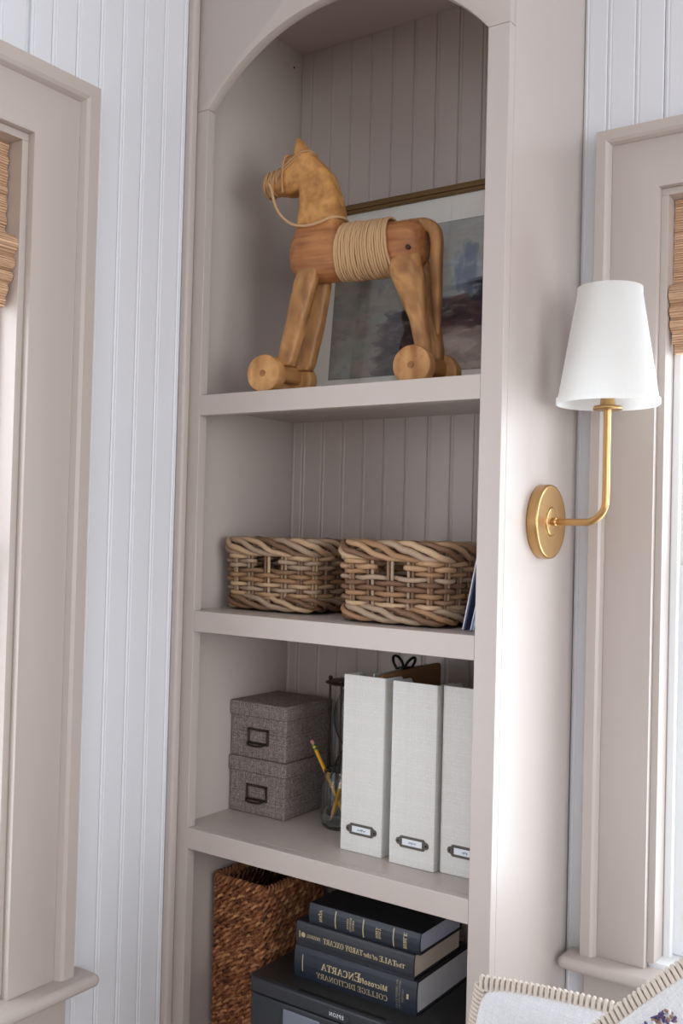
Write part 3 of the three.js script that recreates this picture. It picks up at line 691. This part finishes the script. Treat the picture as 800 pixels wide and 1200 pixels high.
pencil('yellow pencil with pink eraser sticking up out of the jar', [0.1515, -0.396, -0.172], [0.2360, -0.5405, -0.180]);
pencil('yellow pencil standing tip down in the glass jar', [0.2355, -0.398, -0.192], [0.1960, -0.5425, -0.182], true);
pencil('yellow pencil standing tip down in the glass jar', [0.2370, -0.402, -0.180], [0.1995, -0.5425, -0.172], true);
/* hourglass */
{
  const hx = 0.1720, hz = -0.2635, g = thing('hourglass', 'dark metal hourglass behind the pencil jar', 'hourglass', [hx, H3, hz]);
  const T = 0.266, disc = (y) => { const l = new THREE.LatheGeometry([[0, -0.003], [0.040, -0.003], [0.0465, -0.0005], [0.046, 0.001], [0.036, 0.0045], [0, 0.0055]].map(q => new THREE.Vector2(...q)), 40); l.translate(0, y, 0); return l; };
  mesh('end_plate', disc(0.003), M.brown, g); mesh('end_plate', disc(T - 0.010), M.brown, g);
  for (let k = 0; k < 4; k++) {
    const t = Math.PI * (0.93 + k / 2), r = 0.0395;
    const c = new THREE.CylinderGeometry(0.0023, 0.0023, T - 0.01, 10); c.translate(r * Math.cos(t), T / 2, r * Math.sin(t)); const rod = mesh('rod', c, M.brown, g);
    const k2 = new THREE.SphereGeometry(0.0045, 12, 8); k2.translate(r * Math.cos(t), T - 0.0035, r * Math.sin(t)); mesh('knob', k2, M.brown, rod);
  }
  const prof = [], n = 40, rad = t => 0.0045 + 0.0245 * Math.pow(Math.abs(Math.sin(Math.PI * t)), 0.7);
  for (let i = 0; i <= n; i++) { const t = i / n; prof.push([0.004 + (Math.abs(t - 0.5) < 0.5 ? 0.025 * Math.pow(Math.abs(Math.sin(2 * Math.PI * t)), 0.75) : 0), 0.009 + t * (T - 0.026)]); }
  const inner = prof.slice().reverse().map(([r, y]) => [Math.max(0.0012, r - 0.0015), y]);
  const gl = new THREE.LatheGeometry([...prof, ...inner, prof[0]].map(q => new THREE.Vector2(...q)), 36);
  mesh('glass_bulbs', gl, phys(S(236, 242, 244), 0.02, { transmission: 1, thickness: 0.002, ior: 1.45 }), g);
  const sand = new THREE.LatheGeometry([[0, 0.011], [0.006, 0.011], [0.0215, 0.025], [0.0205, 0.048], [0.010, 0.060], [0, 0.066]].map(q => new THREE.Vector2(...q)), 28);
  mesh('sand', sand, std(S(196, 186, 170), 0.95), g);
}
/* magazine files */
{
  const lw = weave(0.06, 84, [236, 233, 228], 14, 0.9);
  const linen = std(0xffffff, 0.9, { ...lw, bumpScale: 0.0005 });
  const inside = std(S(196, 186, 176), 0.9);
  const card = k => canvasTex(192, 48, (c, w, h) => {
    c.fillStyle = '#e9ecf2'; c.fillRect(0, 0, w, h); c.strokeStyle = '#5d6676'; c.lineWidth = 3.2; c.lineCap = 'round';
    let s = 91 + k * 57; const r = () => { s = (s * 16807) % 2147483647; return s / 2147483647; };
    c.beginPath(); let x = 58 + k * 6; c.moveTo(x, 26);
    for (let i = 0; i < 11 - k * 2; i++) { const nx = x + 5 + r() * 4; c.quadraticCurveTo(x + 3, 10 + r() * 18, nx, 22 + r() * 10); x = nx; }
    c.stroke();
  });
  function magFile(label, x0, x1, zf, k) {
    const zb = zf - 0.222, y0 = H3, y1 = -0.2467, t = 0.0032;
    const g = thing('magazine_file', label, 'magazine file', [(x0 + x1) / 2, H3, (zf + zb) / 2], 'white linen magazine files');
    const U = q => boxUV(q, 1, k * 0.37, k * 0.21);
    part(g, 'spine_panel', U(bx(x0, x1, y0, y1, zf - t, zf, 0.0014)), linen);
    part(g, 'bottom_panel', U(bx(x0 + t, x1 - t, y0, y0 + t, zb, zf - t, 0)), linen);
    part(g, 'back_panel', U(bx(x0 + t, x1 - t, y0 + t, y0 + 0.12, zb, zb + t, 0)), linen);
    const sidePanel = x => {                              // cut away in a long slope towards the back
      const s = new THREE.Shape(); [[zf - t, y0], [zf - t, y1 - 0.001], [zf - 0.055, y1 - 0.002], [zb, y0 + 0.125], [zb, y0]].forEach(([a, b], i) => i ? s.lineTo(-a, b) : s.moveTo(-a, b));
      const e = new THREE.ExtrudeGeometry(s, { depth: t, bevelEnabled: false }); e.rotateY(Math.PI / 2); e.translate(x, 0, 0); return U(e);
    };
    part(g, 'side_panel', sidePanel(x0), linen); part(g, 'side_panel', sidePanel(x1 - t), linen);
    // metal label holder with eared ends
    const cx = lerp(x0, x1, 0.52), cy = y0 + 0.040, hw = 0.0255, hh = 0.0088;
    const sh = new THREE.Shape();
    const ear = (sx) => [[sx * (hw - 0.004), hh], [sx * (hw - 0.001), hh * 0.62], [sx * (hw + 0.0035), hh * 0.45], [sx * (hw + 0.0050), 0], [sx * (hw + 0.0035), -hh * 0.45], [sx * (hw - 0.001), -hh * 0.62], [sx * (hw - 0.004), -hh]];
    [...ear(1), ...ear(-1).reverse()].forEach(([a, b], i) => i ? sh.lineTo(a, b) : sh.moveTo(a, b)); sh.closePath();
    const ho = new THREE.Path(), q = 0.0056; [[-hw + q, -hh + 0.0028], [hw - q, -hh + 0.0028], [hw - q, hh - 0.0028], [-hw + q, hh - 0.0028]].forEach(([a, b], i) => i ? ho.lineTo(a, b) : ho.moveTo(a, b)); ho.closePath(); sh.holes.push(ho);
    const hg = new THREE.ExtrudeGeometry(sh, { depth: 0.0016, bevelEnabled: true, bevelSize: 0.0006, bevelThickness: 0.0006, bevelSegments: 2 }); hg.translate(cx, cy, zf);
    const holder = part(g, 'label_holder', hg, std(S(92, 86, 80), 0.4, { metalness: 0.75 }));
    for (const s of [-1, 1]) { const sc = new THREE.SphereGeometry(0.0017, 10, 8); sc.translate(cx + s * (hw + 0.0012), cy, zf + 0.0022); part(g, 'rivet', sc, M.dark, holder); }
    const cg = new THREE.BoxGeometry(2 * (hw - q) + 0.002, 2 * (hh - 0.0028) + 0.001, 0.0008); 
    { const uv = cg.attributes.uv; for (let i = 0; i < uv.count; i++) uv.setX(i, 1 - uv.getX(i)); }
    cg.translate(cx, cy, zf + 0.0005); part(g, 'label_card', cg, std(0xffffff, 0.7, { map: card(k) }), holder);
    return [zf, zb, y1];
  }
  magFile('white linen magazine file beside the pencil jar with a brown folder in it', 0.2885, 0.3725, -0.0760, 0);
  magFile('white linen magazine file standing between two others', 0.3920, 0.4780, -0.0700, 1);
  magFile('white linen magazine file half hidden by the right stile of the bookcase', 0.4835, 0.5700, -0.0800, 2);
  // kraft folder rising out of the first file
  const kf = thing('kraft_folder', 'brown kraft folder sticking out of a magazine file', 'folder', [0.3600, H3 + 0.0035, -0.19]);
  const s = new THREE.Shape(); const zf = -0.083, zb = -0.292, yb = H3 + 0.0035, yt = -0.2405;
  s.moveTo(-zf, yb); s.lineTo(-zf, yt - 0.008); s.quadraticCurveTo(-zf, yt - 0.003, -zf + 0.006, yt - 0.003); s.lineTo(-zb - 0.010, yt); s.quadraticCurveTo(-zb, yt, -zb, yt - 0.010); s.lineTo(-zb, yb); s.closePath();
  const e = new THREE.ExtrudeGeometry(s, { depth: 0.0016, bevelEnabled: false }); e.rotateY(Math.PI / 2); e.translate(0.3592, 0, 0);
  part(kf, 'folder_leaf', e, std(S(150, 108, 70), 0.75));
  const e2 = e.clone(); e2.translate(kf.position.x - 0.0040, kf.position.y - Y0, kf.position.z); part(kf, 'folder_leaf', e2, std(S(126, 92, 62), 0.8));
  // black binder clip on the sheets beside it
  const sp = thing('paper_stack', 'upright sheets of paper held by a black binder clip', 'papers', [0.3350, H3 + 0.0035, -0.19]);
  part(sp, 'sheets', bx(0.3330, 0.3362, H3 + 0.0035, -0.2450, -0.288, -0.100, 0.0005), std(S(226, 222, 214), 0.9));
  const bc = thing('binder_clip', 'black binder clip with wire loops above the magazine files', 'clip', [0.3350, -0.2540, -0.20]);
  const tri = new THREE.Shape(); tri.moveTo(-0.0022, -0.013); tri.lineTo(0.0022, -0.013); tri.lineTo(0.0062, 0.0105); tri.lineTo(-0.0062, 0.0105); tri.closePath();
  const th = new THREE.Path(); th.moveTo(-0.00185, -0.0135); th.lineTo(0.00185, -0.0135); th.lineTo(0.0050, 0.0092); th.lineTo(-0.0050, 0.0092); th.closePath();
  const ring2 = [[-0.0022, -0.013], [-0.0062, 0.0105], [0.0062, 0.0105], [0.0022, -0.013], [0.0030, -0.013], [0.0072, 0.0118], [-0.0072, 0.0118], [-0.0030, -0.013]];
  const cs = new THREE.Shape(); ring2.forEach(([a, b], i) => i ? cs.lineTo(a, b) : cs.moveTo(a, b)); cs.closePath();
  const bd = new THREE.ExtrudeGeometry(cs, { depth: 0.032, bevelEnabled: false }); bd.translate(0, 0, -0.016); mesh('clip_body', bd, M.dark, bc);
  for (const sx of [-1, 1]) mesh('wire_loop', tube([V(sx * 0.003, -0.012, -0.013), V(sx * 0.007, 0.006, -0.012), V(sx * 0.014, 0.020, -0.014), V(sx * 0.0185, 0.028, -0.008), V(sx * 0.0195, 0.030, 0), V(sx * 0.0185, 0.028, 0.008), V(sx * 0.014, 0.020, 0.014), V(sx * 0.007, 0.006, 0.012), V(sx * 0.003, -0.012, 0.013)], 0.0026, 50, 7), M.dark, bc);
  // loose lilac sheet in the third file
  const ls = thing('lilac_folder', 'lilac paper folder sticking out of the magazine file by the right stile', 'folder', [0.530, H3 + 0.0035, -0.19]);
  part(ls, 'folder_leaf', bx(0.5290, 0.5310, H3 + 0.0035, -0.2420, -0.286, -0.110, 0.0006), std(S(168, 160, 182), 0.8));
}

/* ------------------------------------------------------------------ */
/* bottom shelf: seagrass basket, printer, books                       */
/* ------------------------------------------------------------------ */
{
  const x0 = -0.0215, x1 = 0.1200, z0 = -0.285, z1 = -0.088, y0 = H4, y1 = -0.6620;
  const cx = (x0 + x1) / 2, cz = (z0 + z1) / 2, a = (x1 - x0) / 2, b = (z1 - z0) / 2, R = 0.022;
  const g = thing('seagrass_basket', 'tall brown woven seagrass basket at the left of the bottom shelf', 'basket', [cx, y0, cz]);
  const mat = std(0xffffff, 0.85, { vertexColors: true });
  const corner = []; 
  const per = []; const N = 220;
  { // rounded rectangle sampled evenly
    const segs = [2 * (a - R), Math.PI / 2 * R, 2 * (b - R), Math.PI / 2 * R, 2 * (a - R), Math.PI / 2 * R, 2 * (b - R), Math.PI / 2 * R], P = segs.reduce((x, y) => x + y);
    for (let i = 0; i < N; i++) {
      let s = i / N * P, k = 0; while (s > segs[k]) s -= segs[k++];
      const arc = (px, pz, t0) => { const t = t0 - s / R; return [px + R * Math.cos(t), pz + R * Math.sin(t), Math.cos(t), Math.sin(t)]; };
      per.push([() => [-a + R + s, b, 0, 1], () => arc(a - R, b - R, Math.PI / 2), () => [a, b - R - s, 1, 0], () => arc(a - R, -b + R, 0), () => [a - R - s, -b, 0, -1], () => arc(-a + R, -b + R, -Math.PI / 2), () => [-a, -b + R + s, -1, 0], () => arc(-a + R, b - R, Math.PI)][k]());
    }
  }
  const H = y1 - y0, rows = 29, dark = S(86, 48, 28), mid = S(150, 94, 58), lite = S(214, 156, 108);
  const ringGeo = (y, rad, ph, turns) => {              // one row: two strands twisted round each other
    const M_ = 6, pos = [], col = [], idx = [], t = new THREE.Color();
    for (let st = 0; st < 2; st++) {
      const b0 = pos.length / 3, tone = rr(-0.25, 0.25);
      for (let i = 0; i < N; i++) {
        const [px, pz, nx, nz] = per[i], f0 = i / N * Math.PI * 2 * turns + ph + st * Math.PI + 0.9 * N3(i * 0.06, y * 77, 3);
        const off = -0.0068 + rad * 0.62 * Math.cos(f0) + 0.0008 * N3(i * 0.3, y * 60, 1), yy = y + rad * 0.70 * Math.sin(f0) + 0.0014 * N3(i * 0.10, y * 30, 4), r2 = rad * (0.70 + 0.14 * N3(i * 0.3, y * 91, 7));
        const n = tone + 1.15 * N3(i * 0.16, y * 140, st * 5) + 0.45 * N3(i * 0.6, y * 300, 2);
        for (let k = 0; k < M_; k++) {
          const f = k / M_ * Math.PI * 2, o = off + r2 * Math.cos(f);
          pos.push(px + nx * o, yy + r2 * Math.sin(f), pz + nz * o);
          t.copy(mid).lerp(n > 0 ? lite : dark, clamp(Math.abs(n) * 1.35, 0, 1)); col.push(t.r, t.g, t.b);
          const j = (i + 1) % N, k2 = (k + 1) % M_; idx.push(b0 + i * M_ + k, b0 + i * M_ + k2, b0 + j * M_ + k2, b0 + i * M_ + k, b0 + j * M_ + k2, b0 + j * M_ + k);
        }
      }
    }
    const q = new THREE.BufferGeometry(); q.setAttribute('position', new THREE.Float32BufferAttribute(pos, 3)); q.setAttribute('color', new THREE.Float32BufferAttribute(col, 3)); q.setIndex(idx); q.computeVertexNormals(); return q;
  };
  for (let r = 0; r < rows; r++) mesh('woven_row', ringGeo(0.0095 + r * (H - 0.0205) / (rows - 1), 0.0056, rr(0, 6.3), 22), mat, g);
  // stitched rim, dipping between the corners
  const rim = ringGeo(0, 0.0062, 0.8, 34); { const p = rim.attributes.position; for (let i = 0; i < p.count; i++) p.setY(i, p.getY(i) + H - 0.006); rim.computeVertexNormals(); }
  mesh('rim', rim, mat, g);
  mesh('lining', merge([bx(-a + 0.011, a - 0.011, 0.004, 0.010, -b + 0.011, b - 0.011, 0), bx(-a + 0.009, -a + 0.011, 0.004, H - 0.012, -b + 0.011, b - 0.011, 0), bx(a - 0.011, a - 0.009, 0.004, H - 0.012, -b + 0.011, b - 0.011, 0), bx(-a + 0.011, a - 0.011, 0.004, H - 0.012, -b + 0.009, -b + 0.011, 0), bx(-a + 0.011, a - 0.011, 0.004, H - 0.012, b - 0.011, b - 0.009, 0)]), std(S(44, 30, 22), 0.95), g);
}
const PTOP = -0.7862;
{
  const x0 = 0.138, x1 = 0.562, z0 = -0.305, z1 = -0.012;
  const g = thing('printer', 'black printer with rounded lid under the stack of books', 'printer', [(x0 + x1) / 2, H4, (z0 + z1) / 2]);
  const body = std(S(44, 47, 53), 0.38), lidM = std(S(42, 41, 41), 0.42), gap = std(S(12, 12, 13), 0.5);
  const slab = (ya, yb, inset, r, bev) => {
    const s = new THREE.Shape(), a0 = x0 + inset, a1 = x1 - inset, b0 = -z1 + inset, b1 = -z0 - inset;
    s.moveTo(a0 + r, b0); s.lineTo(a1 - r, b0); s.quadraticCurveTo(a1, b0, a1, b0 + r); s.lineTo(a1, b1 - r); s.quadraticCurveTo(a1, b1, a1 - r, b1); s.lineTo(a0 + r, b1); s.quadraticCurveTo(a0, b1, a0, b1 - r); s.lineTo(a0, b0 + r); s.quadraticCurveTo(a0, b0, a0 + r, b0);
    const e = new THREE.ExtrudeGeometry(s, { depth: yb - ya - 2 * bev, bevelEnabled: true, bevelSize: bev, bevelThickness: bev, bevelOffset: -bev, bevelSegments: 3, curveSegments: 8 });
    e.rotateX(-Math.PI / 2); e.translate(0, ya + bev, 0); return toCreasedNormals(e, 0.6);
  };
  const bodyMesh = part(g, 'printer_body', slab(H4, PTOP - 0.0275, 0.0015, 0.024, 0.002), body);
  part(g, 'seam', slab(PTOP - 0.0275, PTOP - 0.0260, 0.005, 0.022, 0.0003), gap);
  const lid = part(g, 'lid', slab(PTOP - 0.0260, PTOP, 0, 0.026, 0.004), body);
  part(g, 'lid_inlay', slab(PTOP - 0.0008, PTOP + 0.0006, 0.010, 0.02, 0.0003), lidM, lid);
  // recessed finger slot at the front edge of the lid
  part(g, 'finger_slot', bx(0.245, 0.425, PTOP - 0.006, PTOP + 0.0009, z1 - 0.017, z1 - 0.005, 0.003), gap, lid);
  // front panel with a pale display and lettering
  part(g, 'display', bx(0.222, 0.300, PTOP - 0.085, PTOP - 0.036, z1 - 0.003, z1 + 0.0005, 0.002), std(S(126, 134, 148), 0.3), bodyMesh);
  const tx = canvasTex(256, 64, (c, w, h) => { c.fillStyle = 'rgb(44,47,53)'; c.fillRect(0, 0, w, h); c.fillStyle = '#d8dbe0'; c.font = 'bold 52px sans-serif'; c.textAlign = 'center'; c.textBaseline = 'middle'; c.translate(w, 0); c.scale(-1, 1); c.fillText('EPSON', w / 2, h / 2 + 2); });
  const lg = new THREE.BoxGeometry(0.046, 0.0115, 0.0012); lg.translate(0.334, PTOP - 0.0145, z1 + 0.0002); part(g, 'lettering', lg, std(0xffffff, 0.4, { map: tx }), lid);
}
/* stacked books, spines towards the room */
{
  const gold = '#cdb98c';
  function book(label, x0, x1, y0, y1, zf, dep, cover, page, draw, bulge, group) {
    const h = y1 - y0, L = x1 - x0, t = 0.0026;
    const g = thing('hardcover_book', label, 'book', [(x0 + x1) / 2, y0, zf - dep / 2], 'stacked dark blue hardcovers');
    part(g, 'cover_board', bx(x0, x1, y0, y0 + t, zf - dep, zf - 0.004, 0.0008), cover);
    part(g, 'cover_board', bx(x0, x1, y1 - t, y1, zf - dep, zf - 0.004, 0.0008), cover);
    // rounded spine
    const s = new THREE.Shape(), n = 14, out = [], inn = [];
    for (let i = 0; i <= n; i++) { const q = i / n, y = y0 + h * q, o = bulge * Math.pow(Math.sin(Math.PI * clamp(q * 0.94 + 0.03, 0, 1)), 0.6); out.push([zf - 0.006 + o, y]); inn.push([zf - 0.009 + o * 0.9, y0 + h * (0.02 + 0.96 * q)]); }
    [...out, ...inn.reverse()].forEach(([z, y], i) => i ? s.lineTo(-z, y) : s.moveTo(-z, y)); s.closePath();
    const e = new THREE.ExtrudeGeometry(s, { depth: L, bevelEnabled: false }); e.rotateY(Math.PI / 2); e.translate(x0, 0, 0);
    const p = e.attributes.position, uv = e.attributes.uv; for (let i = 0; i < p.count; i++) uv.setXY(i, 1 - (p.getX(i) - x0) / L, (p.getY(i) - y0) / h);
    const map = canvasTex(1024, Math.round(1024 * h / L), draw);
    part(g, 'spine', toCreasedNormals(e, 0.5), std(0xffffff, 0.42, { map }));
    // page block, set in from the covers
    part(g, 'page_block', boxUV(bx(x0 + 0.0035, x1 - 0.0035, y0 + t, y1 - t, zf - dep + 0.004, zf - 0.0085, 0.0006), 20), page);
  }
  const leaves = (c, sp) => { const t = dataTex(64, 256, (x, y) => { const k = sp * N3(x / 30, y / 1.7, 4) + sp * 0.8 * (rnd() - 0.5); return c.map(v => clamp(v + k, 0, 255)); }); return std(0xffffff, 0.9, { map: t }); };
  const bg = (c, w, h, col) => { c.fillStyle = col; c.fillRect(0, 0, w, h); for (let i = 0; i < 500; i++) { c.fillStyle = `rgba(${rnd() > 0.5 ? '90,100,120' : '8,10,14'},0.05)`; c.fillRect(rnd() * w, rnd() * h, rr(4, 50), rr(1, 4)); } };
  book('thick navy dictionary with gold lettering, at the bottom of the book stack', 0.2090, 0.4580, PTOP + 0.0008, PTOP + 0.0568, -0.058, 0.196, std(S(34, 38, 48), 0.45), leaves([238, 236, 238], 26), (c, w, h) => {
    bg(c, w, h, 'rgb(40,46,58)'); c.fillStyle = gold; c.textBaseline = 'middle'; c.textAlign = 'left';
    c.font = 'bold 50px sans-serif'; c.fillText('Microsoft', 226, h * 0.45);
    c.font = 'bold 84px serif'; c.fillText('E', 446, h * 0.40); c.font = 'bold 66px serif'; c.fillText('NCARTA', 500, h * 0.43);
    c.font = '55px serif'; c.fillText('COLLEGE DICTIONARY', 226, h * 0.74, 600);
    c.fillRect(946, h * 0.24, 7, h * 0.52);
    c.fillRect(60, h * 0.40, 16, 34); c.fillStyle = '#a89d80';
    c.save(); c.translate(112, h * 0.5); c.rotate(-Math.PI / 2); c.textAlign = 'center'; c.font = '18px sans-serif'; c.fillText('WEBSTER\'S', 0, -6); c.fillText('THE FIRST DICTIONARY', 0, 20); c.fillText('FOR THE INTERNET AGE', 0, 42); c.restore();
  }, 0.0055);
  book('dark slate hardcover with gold title, in the middle of the book stack', 0.2110, 0.4510, PTOP + 0.0572, PTOP + 0.0992, -0.058, 0.170, std(S(38, 40, 46), 0.5), leaves([238, 222, 200], 16), (c, w, h) => {
    bg(c, w, h, 'rgb(46,49,56)'); c.fillStyle = gold; c.textBaseline = 'middle'; c.textAlign = 'left';
    c.font = 'bold 40px serif'; c.fillText('The', 70, h * 0.55); c.font = 'bold 54px serif'; c.fillText('TALE', 138, h * 0.53); c.font = 'italic bold 42px serif'; c.fillText('of the', 292, h * 0.55); c.font = 'bold 54px serif'; c.fillText('TARDY OXCART', 424, h * 0.53, 350);
    c.font = 'bold 34px serif'; c.fillText('SWINDOLL', 800, h * 0.52, 130);
    c.beginPath(); c.arc(958, h * 0.52, 19, 0, 7); c.fill(); c.fillRect(986, h * 0.38, 9, h * 0.28);
  }, 0.0045);
  book('navy hardcover with gold bands across its spine, on top of the book stack', 0.2370, 0.4610, PTOP + 0.0996, PTOP + 0.1356, -0.060, 0.150, std(S(22, 24, 32), 0.4), leaves([210, 212, 230], 14), (c, w, h) => {
    bg(c, w, h, 'rgb(36,42,54)'); c.fillStyle = gold; for (const x of [226, 500, 762]) c.fillRect(x, h * 0.08, 9, h * 0.84);
    c.textAlign = 'center'; c.textBaseline = 'middle';
    const vt = (x, lines, f) => { c.save(); c.translate(x, h * 0.5); c.rotate(-Math.PI / 2); c.font = f; lines.forEach((s, i) => c.fillText(s, 0, (i - (lines.length - 1) / 2) * 26)); c.restore(); };
    vt(128, ['BIBLE'], 'bold 40px serif'); vt(366, ['HOLY', 'BIBLE'], 'bold 28px serif'); vt(624, ['STUDY', 'EDITION', 'NOTES'], 'bold 24px serif'); vt(908, ['NKJV'], 'bold 40px sans-serif');
  }, 0.0060);
  const gf = thing('green_notebook', 'green notebook standing behind the stacked books', 'notebook', [0.262, PTOP + 0.0008, -0.285]);
  part(gf, 'notebook_cover', merge([bx(0.192, 0.330, PTOP + 0.0008, -0.620, -0.2905, -0.2885, 0.0006), bx(0.192, 0.330, PTOP + 0.0008, -0.620, -0.2785, -0.2765, 0.0006), bx(0.192, 0.194, PTOP + 0.0008, -0.620, -0.2905, -0.2765, 0.0006)]), std(S(40, 104, 60), 0.5));
  part(gf, 'page_block', bx(0.195, 0.328, PTOP + 0.003, -0.623, -0.2884, -0.2786, 0), std(S(216, 212, 200), 0.9));
}

/* ------------------------------------------------------------------ */
/* bench and cushions in the foreground                                */
/* ------------------------------------------------------------------ */
{
  const x0 = 0.64, x1 = 1.75, z0 = -0.19, z1 = 0.50, seat = -0.960;
  const g = thing('upholstered_bench', 'linen upholstered bench below the window', 'bench', [(x0 + x1) / 2, FLOOR, (z0 + z1) / 2]);
  const cl = std(S(200, 194, 186), 0.95), wd = std(S(120, 88, 60), 0.6);
  part(g, 'seat_cushion', bx(x0, x1, seat - 0.11, seat, z0, z1, 0.03), cl);
  part(g, 'seat_frame', bx(x0 + 0.01, x1 - 0.01, seat - 0.19, seat - 0.11, z0 + 0.01, z1 - 0.01, 0.005), wd);
  for (const x of [x0 + 0.05, x1 - 0.05]) for (const z of [z0 + 0.05, z1 - 0.05]) {
    const l = new THREE.CylinderGeometry(0.024, 0.016, seat - 0.19 - FLOOR, 14); l.translate(x, (seat - 0.19 + FLOOR) / 2, z); part(g, 'leg', l, wd);
  }
  const lw = weave(0.11, 120, [232, 231, 232], 10, 0.9);
  const linen = std(0xffffff, 0.95, { ...lw, bumpScale: 0.0008 });
  const thread = std(S(214, 200, 186), 0.9);
  function cushion(label, w, h, th, motif) {
    const g = thing('cushion', label, 'cushion', [0, 0, 0], 'linen cushions on the bench');
    const n = 36, a = w / 2, b = h / 2;
    const pt = (u, v, s) => {
      const pinch = 1 - 0.07 * (1 - Math.pow(Math.abs(u), 2)) * 0 , ex = a * u * (1 + 0.035 * (1 - v * v) * Math.abs(u) ** 3), ey = b * v * (1 + 0.10 * (1 - u * u) * Math.abs(v) ** 3);
      const t = Math.pow(Math.max(0, (1 - u ** 4) * (1 - v ** 4)), 0.55);
      return V(ex, ey, s * (th / 2) * t + 0.004 * t * N3(u * 3, v * 3, s));
    };
    for (const s of [1, -1]) {
      const pos = [], uv = [], idx = [];
      for (let j = 0; j <= n; j++) for (let i = 0; i <= n; i++) { const q = t => Math.sin(t * Math.PI / 2), u = q(i / n * 2 - 1), v = q(j / n * 2 - 1), p = pt(u, v, s); pos.push(p.x, p.y, p.z); uv.push(p.x, p.y); }
      for (let j = 0; j < n; j++) for (let i = 0; i < n; i++) { const k = j * (n + 1) + i; s > 0 ? idx.push(k, k + 1, k + n + 2, k, k + n + 2, k + n + 1) : idx.push(k, k + n + 2, k + 1, k, k + n + 1, k + n + 2); }
      const q = new THREE.BufferGeometry(); q.setAttribute('position', new THREE.Float32BufferAttribute(pos, 3)); q.setAttribute('uv', new THREE.Float32BufferAttribute(uv, 2)); q.setIndex(idx); q.computeVertexNormals();
      mesh(s > 0 ? 'front_panel' : 'back_panel', q, linen, g);
    }
    // whip-stitched edge: cord loops over the seam
    const loops = [], per = []; const K = 62;
    for (const [f] of [[t => [t, 1]], [t => [1, -t]], [t => [-t, -1]], [t => [-1, t]]]) for (let i = 0; i < K; i++) per.push(f(-1 + 2 * i / K));
    for (let i = 0; i < per.length; i++) {
      const p = pt(per[i][0], per[i][1], 1), o = V(p.x, p.y, 0).normalize(), nx = Math.abs(per[i][0]) > Math.abs(per[i][1]) ? V(Math.sign(p.x), 0, 0) : V(0, Math.sign(p.y), 0); nx.addScaledVector(o, 0.35).normalize();
      p.z = 0; const A = p.clone().addScaledVector(nx, -0.007), B = p.clone().addScaledVector(nx, 0.0085);
      loops.push(tube([V(A.x, A.y, 0.0085), V((A.x + B.x) / 2, (A.y + B.y) / 2, 0.0075), V(B.x, B.y, 0.001), V((A.x + B.x) / 2, (A.y + B.y) / 2, -0.0075), V(A.x, A.y, -0.0085)], 0.0026, 10, 6));
    }
    const lm = mesh('whipstitch_edge', merge(loops), thread, g); lm.userData.kind = 'stuff';
    mesh('edge_cord', tube(per.map(([u, v]) => { const p = pt(u, v, 1); p.z = 0; return p; }), 0.0042, 360, 7, true), thread, g);
    if (motif) motif(g, pt);
    return g;
  }
  const c1 = cushion('white linen cushion with plain front and beige whipstitched edge', 0.44, 0.34, 0.13);
  c1.position.set(0.914, Y0 - 0.752, 0.190); c1.rotation.order = 'YXZ'; c1.rotation.set(-0.06, 0.10, -0.055);
  const c2 = cushion('white linen cushion embroidered with purple and brown sprigs', 0.36, 0.36, 0.13, (g, pt) => {
    // sprigs: raised stitches in purple and brown
    const mats = [std(S(94, 78, 120), 0.9), std(S(150, 118, 96), 0.9), std(S(236, 234, 236), 0.9)];
    const st = [[], [], []];
    for (let i = 0; i < 240; i++) {
      const u = -0.85 + rr(-0.09, 0.14), v = 0.50 + rr(-0.2, 0.2), p = pt(u, v, 1), t = rr(0, 6.3), l = rr(0.003, 0.008);
      const q = new THREE.CapsuleGeometry(0.0014, l, 2, 6); q.rotateZ(t); q.translate(p.x, p.y, p.z + 0.0012); st[rnd() < 0.4 ? 0 : rnd() < 0.5 ? 1 : 2].push(q);
    }
    st.forEach((l, k) => { const m = mesh('embroidery', merge(l), mats[k], g); m.userData.kind = 'stuff'; });
  });
  c2.position.set(1.017, Y0 - 0.664, 0.378); c2.rotation.order = 'YXZ'; c2.rotation.set(-0.14, 0.3, -0.8);
}

// a hair of clearance under everything that stands on a shelf
for (const [n, d] of [['printer', 0.0005], ['seagrass_basket', 0.0005], ['rattan_basket', 0.0022], ['magazine_file', 0.0005], ['storage_box', 0.0005], ['hourglass', 0.0005], ['slim_book', 0.0022], ['kraft_folder', 0.0008], ['paper_stack', 0.0008], ['binder_clip', 0.0008], ['lilac_folder', 0.0008]])
  for (const o of scene.children) if (o.name === n || o.name.startsWith(n + '_0')) o.position.y += d;
scene.traverse(o => { if (o.isRectAreaLight) o.castShadow = true; });
renderer.render(scene, camera);
